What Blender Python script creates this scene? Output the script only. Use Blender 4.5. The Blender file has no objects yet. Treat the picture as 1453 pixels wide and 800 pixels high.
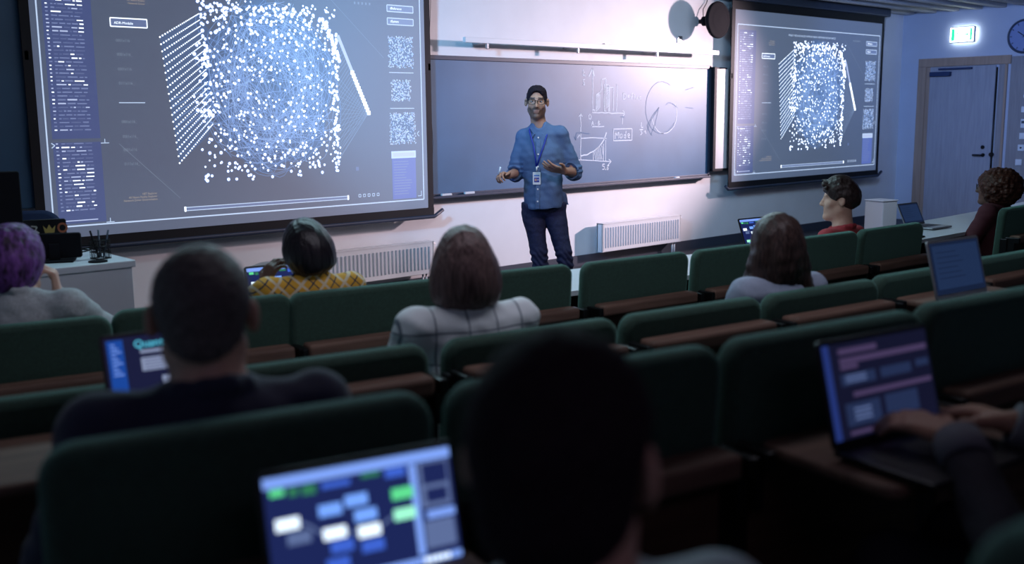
import bpy, bmesh, math, random
import numpy as np
from mathutils import Vector, Matrix
random.seed(7); rng = np.random.default_rng(7)
COL = bpy.context.scene.collection
PI = math.pi
R = math.radians

# ------------------------------------------------------------------ materials
def new_mat(name):
    m = bpy.data.materials.new(name); m.use_nodes = True
    nt = m.node_tree; b = nt.nodes['Principled BSDF']
    return m, nt, b
def setin(b, k, v):
    if k in b.inputs: b.inputs[k].default_value = v
def plain(name, col, rough=.6, metal=0, noise=0, scale=20, bump=0, bscale=200, sheen=0, spec=.5, sheentint=None, stretch=None):
    m, nt, b = new_mat(name)
    setin(b, 'Base Color', (*col, 1)); setin(b, 'Roughness', rough); setin(b, 'Metallic', metal); setin(b, 'Specular IOR Level', spec)
    if sheen:
        setin(b, 'Sheen Weight', sheen); setin(b, 'Sheen Roughness', .4)
        if sheentint: setin(b, 'Sheen Tint', (*sheentint, 1))
    N = nt.nodes; L = nt.links
    tc = N.new('ShaderNodeTexCoord'); src = tc.outputs['Object']
    if stretch:
        mp = N.new('ShaderNodeMapping'); mp.inputs['Scale'].default_value = stretch; L.new(src, mp.inputs[0]); src = mp.outputs[0]
    if noise:
        n = N.new('ShaderNodeTexNoise'); n.inputs['Scale'].default_value = scale; n.inputs['Detail'].default_value = 5; L.new(src, n.inputs['Vector'])
        r = N.new('ShaderNodeValToRGB'); L.new(n.outputs['Fac'], r.inputs[0])
        r.color_ramp.elements[0].position = .3; r.color_ramp.elements[1].position = .7
        r.color_ramp.elements[0].color = (*[c * (1 - noise) for c in col], 1); r.color_ramp.elements[1].color = (*[min(1, c * (1 + noise)) for c in col], 1)
        L.new(r.outputs[0], b.inputs['Base Color'])
    if bump:
        n2 = N.new('ShaderNodeTexNoise'); n2.inputs['Scale'].default_value = bscale; n2.inputs['Detail'].default_value = 3; L.new(src, n2.inputs['Vector'])
        bp = N.new('ShaderNodeBump'); bp.inputs['Strength'].default_value = bump; bp.inputs['Distance'].default_value = .01
        L.new(n2.outputs['Fac'], bp.inputs['Height']); L.new(bp.outputs[0], b.inputs['Normal'])
    return m
def emit(name, col, s, base=(0.02, .02, .02)):
    m, nt, b = new_mat(name)
    setin(b, 'Base Color', (*base, 1)); setin(b, 'Roughness', .6)
    setin(b, 'Emission Color', (*col, 1)); setin(b, 'Emission Strength', s); setin(b, 'Specular IOR Level', .15)
    return m
def wood(name, c1, c2, scale=3, rough=.65, axis='X'):
    m, nt, b = new_mat(name); N = nt.nodes; L = nt.links; setin(b, 'Specular IOR Level', .25)
    tc = N.new('ShaderNodeTexCoord'); mp = N.new('ShaderNodeMapping')
    mp.inputs['Scale'].default_value = {'X': (.6, 9, 9), 'Z': (9, 9, .6)}[axis]
    L.new(tc.outputs['Object'], mp.inputs[0])
    n = N.new('ShaderNodeTexNoise'); n.inputs['Scale'].default_value = scale; n.inputs['Detail'].default_value = 8; n.inputs['Distortion'].default_value = .6
    L.new(mp.outputs[0], n.inputs['Vector'])
    r = N.new('ShaderNodeValToRGB'); L.new(n.outputs['Fac'], r.inputs[0])
    r.color_ramp.elements[0].position = .3; r.color_ramp.elements[1].position = .7
    r.color_ramp.elements[0].color = (*c1, 1); r.color_ramp.elements[1].color = (*c2, 1)
    L.new(r.outputs[0], b.inputs['Base Color']); setin(b, 'Roughness', rough)
    bp = N.new('ShaderNodeBump'); bp.inputs['Strength'].default_value = .08; L.new(n.outputs['Fac'], bp.inputs['Height']); L.new(bp.outputs[0], b.inputs['Normal'])
    return m
def plaid(name, base, line, f, w, line2=None, rot=0.0, tint=None):
    # woven check: thin lines across the cloth in two directions, on object coordinates
    m, nt, b = new_mat(name); N = nt.nodes; L = nt.links
    tc = N.new('ShaderNodeTexCoord'); mp = N.new('ShaderNodeMapping'); mp.inputs['Rotation'].default_value = (0, rot, 0)
    L.new(tc.outputs['Object'], mp.inputs[0]); sp = N.new('ShaderNodeSeparateXYZ'); L.new(mp.outputs[0], sp.inputs[0])
    def lines(sock, freq, width, off=.5):
        a = N.new('ShaderNodeMath'); a.operation = 'MULTIPLY_ADD'; a.inputs[1].default_value = freq; a.inputs[2].default_value = off; L.new(sock, a.inputs[0])
        fr = N.new('ShaderNodeMath'); fr.operation = 'FRACT'; L.new(a.outputs[0], fr.inputs[0])
        c = N.new('ShaderNodeMath'); c.operation = 'LESS_THAN'; c.inputs[1].default_value = width; L.new(fr.outputs[0], c.inputs[0])
        return c.outputs[0]
    a = lines(sp.outputs['X'], f, w); z = lines(sp.outputs['Z'], f, w)
    mx = N.new('ShaderNodeMath'); mx.operation = 'MAXIMUM'; L.new(a, mx.inputs[0]); L.new(z, mx.inputs[1])
    col = N.new('ShaderNodeMix'); col.data_type = 'RGBA'; L.new(mx.outputs[0], col.inputs['Factor'])
    col.inputs[6].default_value = (*base, 1); col.inputs[7].default_value = (*line, 1)
    out = col.outputs[2]
    if line2:
        a2 = lines(sp.outputs['X'], f, w * 2.2, .1); z2 = lines(sp.outputs['Z'], f, w * 2.2, .1)
        m2 = N.new('ShaderNodeMath'); m2.operation = 'MAXIMUM'; L.new(a2, m2.inputs[0]); L.new(z2, m2.inputs[1])
        c2 = N.new('ShaderNodeMix'); c2.data_type = 'RGBA'; L.new(m2.outputs[0], c2.inputs['Factor']); L.new(out, c2.inputs[6]); c2.inputs[7].default_value = (*line2, 1)
        out = c2.outputs[2]
    L.new(out, b.inputs['Base Color']); setin(b, 'Roughness', .85)
    return m
def hairmat(name, c1, c2, sc=(60, 60, 3), rough=.45, bump=.5):
    m, nt, b = new_mat(name); N = nt.nodes; L = nt.links
    tc = N.new('ShaderNodeTexCoord'); mp = N.new('ShaderNodeMapping'); mp.inputs['Scale'].default_value = sc
    L.new(tc.outputs['Object'], mp.inputs[0])
    n = N.new('ShaderNodeTexNoise'); n.inputs['Scale'].default_value = 3; n.inputs['Detail'].default_value = 6; L.new(mp.outputs[0], n.inputs['Vector'])
    r = N.new('ShaderNodeValToRGB'); L.new(n.outputs['Fac'], r.inputs[0]); r.color_ramp.elements[0].position = .35; r.color_ramp.elements[1].position = .65
    r.color_ramp.elements[0].color = (*c1, 1); r.color_ramp.elements[1].color = (*c2, 1)
    L.new(r.outputs[0], b.inputs['Base Color']); setin(b, 'Roughness', rough); setin(b, 'Specular IOR Level', .12 if rough > .6 else .28)
    bp = N.new('ShaderNodeBump'); bp.inputs['Strength'].default_value = bump; bp.inputs['Distance'].default_value = .004
    L.new(n.outputs['Fac'], bp.inputs['Height']); L.new(bp.outputs[0], b.inputs['Normal'])
    return m

M = dict(
    wall=plain('wall_paint', (.80, .80, .82), .85, noise=.03, scale=3, bump=.05, bscale=150),
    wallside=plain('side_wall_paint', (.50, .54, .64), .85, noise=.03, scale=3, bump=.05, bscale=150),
    dark=plain('dark_floor', (.035, .038, .05), .55, noise=.3, scale=6),
    carpet=plain('tier_carpet', (.022, .020, .024), .95, noise=.3, scale=40, bump=.3, bscale=400),
    ceil=plain('ceiling_dark', (.05, .05, .06), .9, noise=.1),
    slat=wood('ceiling_slat_wood', (.45, .43, .42), (.60, .57, .55), 3),
    skirting=plain('skirting_vinyl', (.035, .045, .07), .5),
    black=plain('black_frame', (.008, .009, .013), .6, spec=.3),
    navy=plain('dark_navy_frame', (.03, .045, .08), .45),
    metal=plain('black_metal', (.015, .015, .017), .35, metal=.6),
    steel=plain('brushed_steel', (.5, .5, .52), .35, metal=.9),
    fabricscreen=plain('projection_fabric', (.36, .37, .42), .9),
    board=plain('chalkboard', (.062, .148, .265), .45, noise=.18, scale=1.3, bump=.03, bscale=90),
    chalk=plain('chalk', (.72, .82, .92), .9), chalkfaint=plain('chalk_faint', (.13, .21, .34), .9),
    white=plain('white_enamel', (.78, .78, .80), .4), radin=plain('radiator_groove', (.50, .53, .6), .5),
    whitedesk=plain('white_laminate', (.62, .66, .72), .35, noise=.03, scale=5),
    green=plain('green_upholstery', (.026, .062, .044), .85, noise=.2, scale=90, bump=.35, bscale=500, sheen=.5, sheentint=(.45, 1, .85)),
    ledge=wood('ledge_wood', (.115, .068, .052), (.19, .115, .085), 3), panel=wood('chair_back_wood', (.055, .028, .018), (.085, .045, .03), 3),
    doorwood=wood('door_leaf_wood', (.33, .33, .37), (.40, .40, .44), 4, axis='Z'), framewood=wood('door_frame_wood', (.34, .24, .18), (.44, .31, .23), 3, axis='Z'),
    wpanel=wood('wall_panel_wood', (.27, .25, .26), (.34, .32, .32), 4, axis='Z'),
    skin=plain('skin_tan', (.42, .22, .15), .5, noise=.1, scale=25), skinl=plain('skin_light', (.55, .32, .24), .5, noise=.1, scale=25), skind=plain('skin_brown', (.13, .06, .042), .5, noise=.1, scale=25),
    beard=hairmat('beard_dark', (.05, .028, .022), (.13, .07, .05), (90, 90, 90)),
    eye=plain('eye_white', (.35, .33, .33), .4), iris=plain('iris_dark', (.015, .01, .01), .2), lip=plain('lip', (.26, .11, .09), .5), teeth=plain('teeth', (.7, .68, .65), .3),
    shirtblue=plain('blue_chambray', (.085, .145, .28), .85, noise=.12, scale=300, bump=.15, bscale=60, stretch=(1, 1, .6)),
    jeans=plain('navy_jeans', (.014, .018, .06), .8, noise=.25, scale=60, bump=.2, bscale=60),
    lanyard=plain('lanyard_blue', (.01, .03, .32), .5), shoe=plain('shoe_leather', (.02, .015, .012), .4),
    glassrim=plain('glasses_rim', (.01, .01, .012), .25),
    navyshirt=plain('navy_shirt', (.02, .022, .055), .85, noise=.2, scale=200, sheen=.2),
    greyshirt=plain('grey_knit', (.40, .43, .45), .9, noise=.15, scale=80, bump=.3, bscale=200),
    redshirt=plain('red_shirt', (.35, .03, .04), .85, noise=.1, scale=80), maroon=plain('maroon_shirt', (.07, .012, .02), .85, noise=.1, scale=80),
    paleshirt=plain('pale_blue_shirt', (.32, .38, .5), .85, noise=.05, scale=80), darktop=plain('dark_jumper', (.02, .018, .03), .9, noise=.2, scale=80),
    cuff=plain('grey_cuff', (.16, .17, .2), .85), whiteshirt=plain('white_blue_shirt', (.45, .5, .55), .85),
    trouser=plain('dark_trousers', (.02, .02, .03), .85),
    plaidy=plaid('yellow_plaid', (.62, .33, .03), (.02, .03, .06), 15, .07, (.62, .52, .36), rot=.75),
    plaidw=plaid('white_check', (.76, .83, .86), (.20, .25, .30), 10.5, .06),
    h_dark=hairmat('hair_near_black', (.010, .006, .010), (.030, .020, .026), (80, 80, 80), .8), h_black=hairmat('hair_black_gloss', (.006, .005, .008), (.022, .017, .022), rough=.3), h_brown=hairmat('hair_ash_brown', (.06, .036, .038), (.19, .12, .115), rough=.4),
    h_long=hairmat('hair_dark_brown', (.018, .010, .010), (.075, .045, .04), rough=.38), h_short=hairmat('hair_cropped', (.02, .016, .018), (.06, .048, .05), (80, 80, 80), .5),
    h_grey=hairmat('hair_cropped_grey', (.05, .04, .042), (.14, .115, .12), (80, 80, 80), .5), h_curly=hairmat('hair_curly_auburn', (.02, .006, .004), (.10, .035, .022), (30, 30, 30), .5),
    h_purple=hairmat('hair_purple', (.030, .014, .040), (.20, .07, .33), (18, 18, 6), .55), h_boy=hairmat('hair_boy', (.014, .008, .008), (.05, .03, .028), (50, 50, 15), .4),
    laptop=plain('laptop_dark', (.02, .02, .024), .35, metal=.3), laptopgrey=plain('laptop_silver', (.3, .31, .34), .35, metal=.5), keys=plain('keys', (.01, .01, .012), .5),
    plastic=plain('black_plastic', (.006, .006, .009), .85, spec=.15), chairblue=plain('chair_blue_fabric', (.02, .04, .11), .8),
    paper=plain('paper', (.7, .7, .72), .8), clockface=plain('clock_face', (.22, .28, .5), .5), switch=plain('switch_plastic', (.75, .77, .8), .4),
)
def S(n, col, s, base=None): M[n] = emit('screen_' + n, col, s, base or ((.34, .36, .40) if n[0] == 'p' else (0, 0, 0)))
S('p_white', (.82, .92, 1), 1.5); S('p_dot', (.85, .94, 1), 2.4); S('p_line', (.55, .70, .95), .9); S('p_faint', (.30, .38, .50), .55); S('p_web', (.22, .42, .92), .75); S('p_web2', (.35, .55, 1), .9)
S('p_bg', (.045, .065, .115), 1.0, (.33, .34, .38)); S('p_col', (.035, .055, .17), 1.0, (.26, .28, .36)); S('p_blue', (.08, .13, .42), .9, (.3, .3, .4)); S('p_txt', (.55, .65, .95), .8); S('p_dim', (.20, .26, .52), .7); S('p_dim2', (.10, .14, .34), .7); S('p_or', (.55, .45, .35), .6); S('p_glow', (.045, .085, .19), 1.0, (.28, .32, .38)); S('p_halo', (.22, .36, .80), 1.0); S('p_fan', (.16, .23, .36), .9); S('p_box', (.09, .13, .28), 1)
S('s_bg', (.012, .02, .10), 1.0); S('s_bar', (.22, .38, .95), 1.0); S('s_blue', (.05, .13, .65), 1.0); S('s_lblue', (.18, .38, 1), 1.1); S('s_white', (.75, .88, 1), 1.5); S('s_green', (.12, .75, .30), 1.0); S('s_mint', (.35, .95, .65), 1.1); S('s_grey', (.14, .20, .42), .8); S('s_dgreen', (.04, .25, .12), .8)
S('q_bg', (.010, .012, .045), 1.0); S('q_cyan', (.10, .55, .75), 1.2); S('q_side', (.01, .06, .32), 1.0); S('q_card', (.30, .36, .55), .8); S('q_line', (.15, .18, .32), .8)
S('r_bg', (.008, .009, .03), .8); S('r_pink', (.11, .075, .19), .55); S('r_card', (.018, .03, .085), .9); S('r_side', (.02, .04, .20), .8); S('w_bg', (.012, .024, .07), .6); S('w_hi', (.016, .034, .095), .8)
S('exitb', (.75, .88, 1), 9); S('exitw', (.85, 1, .9), 6); S('exitg', (.03, .75, .35), 1.6)

# ------------------------------------------------------------------ object helpers
def tag(o, label=None, cat=None, group=None, kind=None):
    if label: o['label'] = label
    if cat: o['category'] = cat
    if group: o['group'] = group
    if kind: o['kind'] = kind
    return o
def empty(name, loc=(0, 0, 0), rz=0, label=None, cat=None, group=None):
    o = bpy.data.objects.new(name, None); COL.objects.link(o); o.location = loc; o.rotation_euler = (0, 0, rz); o.empty_display_size = .1
    return tag(o, label, cat, group)
def link(name, me, mats, parent=None, smooth=False):
    o = bpy.data.objects.new(name, me); COL.objects.link(o)
    for m in (mats if isinstance(mats, (list, tuple)) else [mats]): me.materials.append(m)
    if smooth: me.polygons.foreach_set('use_smooth', [True] * len(me.polygons))
    if parent: o.parent = parent
    return o
def obj(name, bm, mats, parent=None, smooth=False):
    me = bpy.data.meshes.new(name); bmesh.ops.recalc_face_normals(bm, faces=bm.faces); bm.to_mesh(me); bm.free()
    return link(name, me, mats, parent, smooth)
def struct(name, bm, m, parent=None):
    o = obj(name, bm, m, parent)
    if not parent: o['kind'] = 'structure'
    return o
def box(bm, x0, x1, y0, y1, z0, z1, bev=0, mi=0, seg=2, M4=None):
    vs = [bm.verts.new((x, y, z)) for x in (x0, x1) for y in (y0, y1) for z in (z0, z1)]
    fs = [bm.faces.new([vs[i] for i in f]) for f in ((0, 1, 3, 2), (4, 6, 7, 5), (0, 4, 5, 1), (2, 3, 7, 6), (0, 2, 6, 4), (1, 5, 7, 3))]
    for f in fs: f.material_index = mi
    if bev:
        es = list({e for f in fs for e in f.edges})
        r = bmesh.ops.bevel(bm, geom=es, offset=bev, segments=seg, affect='EDGES', profile=.5)
        vs = list({v for f in r['faces'] for v in f.verts} | {v for v in vs if v.is_valid})
        for f in r['faces']: f.material_index = mi
    if M4 is not None: bmesh.ops.transform(bm, matrix=M4, verts=[v for v in vs if v.is_valid])
    return bm
def B(*a, **k):
    bm = bmesh.new(); return box(bm, *a, **k)
def outline(w, h, r, n=6):
    pts = []
    for cx, cz, a0 in ((w / 2 - r, h - r, 0), (-w / 2 + r, h - r, 90), (-w / 2 + r, r, 180), (w / 2 - r, r, 270)):
        for i in range(n + 1):
            a = R(a0 + 90 * i / n); pts.append((cx + r * math.cos(a), cz + r * math.sin(a)))
    return pts
def slab(bm, w, h, t, r, e=.015, n=6, M4=None, mi=0):
    """rounded plate in the XZ plane: width w, height h (from z=0), thickness t about y=0, corner radius r, edge roundness e"""
    rings = []
    for k in range(9):
        a = -PI / 2 + PI * k / 8 if False else None
    prof = []
    for i in range(4): a = R(90 * i / 3); prof.append((-t / 2 + e * (1 - math.sin(a)), e * (1 - math.cos(a))))
    prof = [(-t / 2 + e - e * math.cos(R(90 * i / 3)), e - e * math.sin(R(90 * i / 3))) for i in range(4)]
    prof2 = [(-y, ins) for y, ins in reversed(prof)]
    vsall = []
    for y, ins in prof + prof2:
        pts = outline(w - 2 * ins, h - 2 * ins, max(r - ins, .002), n)
        ring = [bm.verts.new((x, y, z + ins)) for x, z in pts]; rings.append(ring); vsall += ring
    for a, b in zip(rings, rings[1:]):
        for i in range(len(a)):
            j = (i + 1) % len(a); f = bm.faces.new((a[i], a[j], b[j], b[i])); f.material_index = mi; f.smooth = True
    for f in (bm.faces.new(rings[0]), bm.faces.new(list(reversed(rings[-1])))): f.material_index = mi
    if M4 is not None: bmesh.ops.transform(bm, matrix=M4, verts=vsall)
    return bm
def tube(bm, pts, r, n=8, closed=False, mi=0, flat=1.0):
    pts = [Vector(p) for p in pts]; rings = []
    N = len(pts); up = Vector((0, 0, 1)); prev = None
    for i, p in enumerate(pts):
        if closed: t = pts[(i + 1) % N] - pts[i - 1]
        else: t = pts[min(i + 1, N - 1)] - pts[max(i - 1, 0)]
        t.normalize()
        a = (prev if prev is not None else (up if abs(t.z) < .9 else Vector((1, 0, 0))))
        a = (a - t * a.dot(t)).normalized(); prev = a; b = t.cross(a)
        rr = r[i] if isinstance(r, (list, tuple)) else r
        rings.append([bm.verts.new(p + (a * math.cos(2 * PI * k / n) + b * math.sin(2 * PI * k / n) * flat) * rr) for k in range(n)])
    prs = list(zip(rings, rings[1:])) + ([(rings[-1], rings[0])] if closed else [])
    for A, Bq in prs:
        for k in range(n):
            f = bm.faces.new((A[k], A[(k + 1) % n], Bq[(k + 1) % n], Bq[k])); f.smooth = True; f.material_index = mi
    if not closed:
        for f in (bm.faces.new(rings[0]), bm.faces.new(list(reversed(rings[-1])))): f.material_index = mi
    return bm
def T(bm, pts, r, **k): return tube(bm or bmesh.new(), pts, r, **k)
def cyl(bm, c, axis, r, h, n=32, bev=0, mi=0, r2=None):
    """disc/cylinder centred at c along axis, lathe with rounded rim"""
    ax = Vector(axis).normalized(); a = ax.orthogonal().normalized(); b = ax.cross(a); r2 = r if r2 is None else r2
    prof = [(r - bev, -h / 2), (r, -h / 2 + bev), (r2, h / 2 - bev), (r2 - bev, h / 2)] if bev else [(r, -h / 2), (r2, h / 2)]
    rings = [[bm.verts.new(Vector(c) + ax * y + (a * math.cos(2 * PI * k / n) + b * math.sin(2 * PI * k / n)) * q) for k in range(n)] for q, y in prof]
    for A, Bq in zip(rings, rings[1:]):
        for k in range(n): f = bm.faces.new((A[k], A[(k + 1) % n], Bq[(k + 1) % n], Bq[k])); f.material_index = mi; f.smooth = False
    for f in (bm.faces.new(rings[0]), bm.faces.new(list(reversed(rings[-1])))): f.material_index = mi
    return bm

def text_polys(s, size, font_w=1.0):
    cu = bpy.data.curves.new('tmp', 'FONT'); cu.body = s; cu.size = size; cu.resolution_u = 2
    o = bpy.data.objects.new('tmp', cu); COL.objects.link(o)
    dg = bpy.context.evaluated_depsgraph_get(); dg.update(); me = o.evaluated_get(dg).to_mesh()
    vs = [(v.co.x * font_w, v.co.y) for v in me.vertices]; fs = [tuple(p.vertices) for p in me.polygons]
    o.evaluated_get(dg).to_mesh_clear(); bpy.data.objects.remove(o); bpy.data.curves.remove(cu)
    return vs, fs

class Flat:
    """flat graphic on a panel: local XZ plane facing -Y, layers a fraction of a millimetre apart"""
    def __init__(s, step=.0006): s.v = []; s.f = []; s.m = []; s.mats = []; s.step = step
    def mi(s, m):
        if m not in s.mats: s.mats.append(m)
        return s.mats.index(m)
    def poly(s, pts, m, lay=1):
        b = len(s.v); s.v += [(x, -s.step * lay, z) for x, z in pts]; s.f.append(tuple(range(b, b + len(pts)))); s.m.append(s.mi(m))
    def rect(s, x0, z0, x1, z1, m, lay=1): s.poly([(x0, z0), (x1, z0), (x1, z1), (x0, z1)], m, lay)
    def disc(s, x, z, r, m, lay=3, n=8): s.poly([(x + r * math.cos(2 * PI * k / n), z + r * math.sin(2 * PI * k / n)) for k in range(n)], m, lay)
    def line(s, pts, w, m, lay=2):
        for (x0, z0), (x1, z1) in zip(pts, pts[1:]):
            dx, dz = x1 - x0, z1 - z0; l = math.hypot(dx, dz) or 1; nx, nz = -dz / l * w / 2, dx / l * w / 2
            s.poly([(x0 - nx, z0 - nz), (x1 - nx, z1 - nz), (x1 + nx, z1 + nz), (x0 + nx, z0 + nz)], m, lay)
    def frame(s, x0, z0, x1, z1, w, m, lay=2): s.line([(x0, z0), (x1, z0), (x1, z1), (x0, z1), (x0, z0)], w, m, lay)
    def text(s, x, z, t, size, m, lay=2, fw=1.0, right=False):
        vs, fs = text_polys(t, size, fw); b = len(s.v)
        if right and vs: x -= max(v[0] for v in vs)
        s.v += [(x + a, -s.step * lay, z + c) for a, c in vs]
        for f in fs: s.f.append(tuple(b + i for i in f)); s.m.append(s.mi(m))
    def mesh(s, name):
        me = bpy.data.meshes.new(name); me.from_pydata(s.v, [], s.f); me.polygons.foreach_set('material_index', s.m)
        return me
    def build(s, name, parent=None): return link(name, s.mesh(name), [M[k] for k in s.mats], parent)

# ------------------------------------------------------------------ camera
cam_d = bpy.data.cameras.new('camera'); cam = bpy.data.objects.new('camera', cam_d); COL.objects.link(cam)
yaw, pit, rol = R(41.966), R(9.256), R(-.567)
fw = Vector((math.sin(yaw) * math.cos(pit), math.cos(yaw) * math.cos(pit), -math.sin(pit)))
rt = Vector((math.cos(yaw), -math.sin(yaw), 0)); up = rt.cross(fw)
rt, up = rt * math.cos(rol) + up * math.sin(rol), -rt * math.sin(rol) + up * math.cos(rol)
cam.matrix_world = Matrix(((rt.x, up.x, -fw.x, 0), (rt.y, up.y, -fw.y, 0), (rt.z, up.z, -fw.z, 1.62), (0, 0, 0, 1)))
cam_d.sensor_width = 36; cam_d.lens = 36 * 1458.4 / 1453; cam_d.clip_start = .02
cam_d.dof.use_dof = True; cam_d.dof.focus_distance = 7.7; cam_d.dof.aperture_fstop = 2.1; cam_d.dof.aperture_blades = 0
bpy.context.scene.camera = cam

# ------------------------------------------------------------------ room shell
XL, XR, YB, YF, ZC = -.9, 14.75, -3.2, 7.7, 3.45
def arc(y0, x, k=62): return y0 + (x - 7.4) ** 2 / k
struct('wall_front', B(XL - .1, XR + .1, YF, YF + .12, -.1, ZC), M['wall'])
struct('wall_right', B(XR, XR + .12, YB, YF, -.1, ZC), M['wallside'])
struct('wall_left', B(XL - .12, XL, YB, YF, -.1, ZC), M['wallside'])
struct('wall_back', B(XL - .1, XR + .1, YB - .12, YB, -.1, ZC), M['wallside'])
struct('ceiling', B(XL - .1, XR + .1, YB, YF, ZC, ZC + .1), M['ceil'])
bm = B(XL, XR, YB, YF, -.1, 0)
struct('floor', bm, M['dark'])
def tier(y0, z):
    bm = bmesh.new(); n = 24; xs = [XL + (XR - XL) * i / n for i in range(n + 1)]
    t = [bm.verts.new((x, arc(y0, x), z)) for x in xs]; b = [bm.verts.new((x, arc(y0, x), 0)) for x in xs]
    tb = [bm.verts.new((x, YB, z)) for x in xs]
    for i in range(n):
        bm.faces.new((t[i], t[i + 1], tb[i + 1], tb[i])); bm.faces.new((b[i], b[i + 1], t[i + 1], t[i]))
    return bm
for y0, z in ((2.86, .08), (1.62, .18), (.60, .26)): struct('floor_tier', tier(y0, z), M['carpet'])
struct('baseboard_front', B(XL, XR, YF - .015, YF, 0, .11), M['skirting'])
struct('baseboard_right', B(XR - .015, XR, YB, 6.1, 0, .11), M['skirting'])
# ceiling slats: boards on edge running the width of the room
for i in range(20):
    y = 7.62 - .33 * i
    bm = B(XL + .02, XR - .03, y - .10, y, 3.0, 3.11, bev=.004)
    struct('ceiling_slat', bm, M['slat'])

# ------------------------------------------------------------------ projected picture (the same on both screens)
def projected(p_seed=3):
    r = random.Random(p_seed); F = Flat(.0005); W, H = 3.37, 2.05
    F.rect(0, 0, W, H, 'p_bg', 1)
    F.frame(.048, .081, 3.322, 1.88, .010, 'p_line', 3)
    # two text columns on a blue ground
    F.rect(.085, .70, .42, 1.82, 'p_col', 2); F.rect(.085, .10, .42, .675, 'p_col', 2)
    def col(z1, z0):
        z = z1
        while z > z0:
            F.rect(.105, z, .117 + r.random() * .010, z + .008, r.choice(('p_txt', 'p_white', 'p_dim')), 3)
            x = .142
            while x < .345:
                w = r.choice((.018, .03, .045, .06, .075)); w = min(w, .362 - x)
                if w > .008: F.rect(x, z, x + w * .9, z + .007 + .003 * r.random(), r.choice(('p_white', 'p_txt', 'p_dim', 'p_dim', 'p_dim', 'p_dim2', 'p_dim2')), 3)
                x += w + .006
            z -= .0262
    col(1.78, .74); col(.662, .19)
    F.rect(.105, .116, .12, .128, 'p_white', 3); F.rect(.13, .116, .36, .123, 'p_txt', 3)
    F.line([(.062, .15), (.062, .095), (.085, .095)], .006, 'p_line', 3)
    F.line([(.075, .672), (.098, .655), (.075, .638)], .006, 'p_line', 3)
    # labelled box, faint read-outs, marks
    F.rect(.549, 1.493, .819, 1.553, 'p_box', 2); F.frame(.549, 1.493, .819, 1.553, .008, 'p_white', 3); F.text(.575, 1.511, 'ADR-Module', .026, 'p_white', 4, 1.0)
    for z, s in ((1.396, '0001x116'), (1.297, '0001x116_'), (1.193, '0001x116'), (1.092, '0111x116_'), (.815, '0001x116_'), (.708, '0001x116_'), (.611, '0001x116'), (.508, '0111x116_')):
        F.text(.58, z - .01, s, .03, 'p_faint', 3, .85)
    F.rect(.572, .949, .766, .955, 'p_line', 3)
    for u, v in ((.449, .665), (.448, .092)): F.line([(u - .03, v), (u + .03, v)], .005, 'p_line', 3); F.line([(u, v), (u, v + .03)], .005, 'p_line', 3)
    F.line([(.551, .657), (.993, .232)], .003, 'p_faint', 3); F.line([(2.40, 1.80), (2.918, 1.339)], .003, 'p_faint', 3)
    for k, s in enumerate(('NET Explorer', 'All Neuro Reality Explorer', 'Network Driver Determination')): F.text(.813, .275 - .022 * k, s, .021, 'p_or', 3, .95, right=True)
    for k, s in enumerate(('NET Explorer', 'All Neuro Reality', 'Network Driver')): F.text(.813, 1.70 - .022 * k, s, .021, 'p_or', 3, .9, right=True)
    F.text(1.10, 1.785, 'PROJECT MEDIA ADVANCED ARTIFICIAL NEURAL NETWORK PORTION PURPOSE', .033, 'p_line', 3, .90)
    F.rect(1.027, .133, 2.505, .158, 'p_box', 2); F.frame(1.027, .133, 2.505, .158, .006, 'p_line', 3); F.rect(1.02, .127, 1.034, .164, 'p_dot', 4); F.rect(2.498, .127, 2.512, .164, 'p_dot', 4)
    for k in range(5):
        u = 2.625 + .048 * k; F.frame(u - .011, .143, u + .011, .165, .005, 'p_line', 3); F.rect(2.63 + .038 * k, 1.775, 2.645 + .038 * k, 1.795, 'p_faint', 3)
    F.rect(2.595, .372, 2.625, .405, 'p_box', 2)
    # right hand column
    for z0, z1, s in ((1.735, 1.79, 'dReference'), (1.625, 1.68, 'dSystem')): F.rect(2.969, z0, 3.249, z1, 'p_box', 2); F.frame(2.969, z0, 3.249, z1, .008, 'p_line', 3); F.text(3.0, z0 + .018, s, .03, 'p_white', 4, .9)
    for u0, v0, u1, v1, n in ((2.965, 1.257, 3.243, 1.527, 420), (2.99, .966, 3.205, 1.153, 240), (2.962, .589, 3.246, .867, 460)):
        F.rect(u0 + .02, v0 + .02, u1 - .02, v1 - .02, 'p_glow', 2)
        for _ in range(n):
            a, b = r.uniform(u0, u1), r.uniform(v0, v1); q = r.uniform(.0025, .006); F.rect(a - q, b - q, a + q, b + q, r.choice(('p_line', 'p_web2', 'p_txt')), 3)
    for z in (1.214, .903): F.rect(2.973, z - .003, 3.238, z + .003, 'p_line', 3)
    F.line([(3.285, .70), (3.262, .677), (3.285, .654)], .006, 'p_line', 3)
    F.rect(2.972, .463, 3.242, .527, 'p_line', 3); F.rect(2.99, .478, 3.225, .512, 'p_txt', 4); F.rect(2.977, .099, 3.239, .463, 'p_blue', 2)
    for k in range(13): F.rect(2.995, .43 - .024 * k, 2.995 + r.uniform(.12, .2), .436 - .024 * k, 'p_dim', 3)
    F.line([(3.255, .115), (3.295, .115), (3.295, .16)], .006, 'p_line', 3)
    # lattice of dots on the left of the cloud
    TL, TR, BL, BR = (.911, 1.432), (1.228, 1.618), (1.004, .499), (1.292, .788); NR, NC = 19, 24
    def lat(i, j):
        s, t = j / (NC - 1), i / (NR - 1); s = s * (1 - .36 * s) / .64
        return tuple((1 - t) * ((1 - s) * TL[k] + s * TR[k]) + t * ((1 - s) * BL[k] + s * BR[k]) for k in (0, 1))
    F.poly([TL, TR, (1.30, 1.5), BR, (1.25, .70), BL], 'p_glow', 2)
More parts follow.
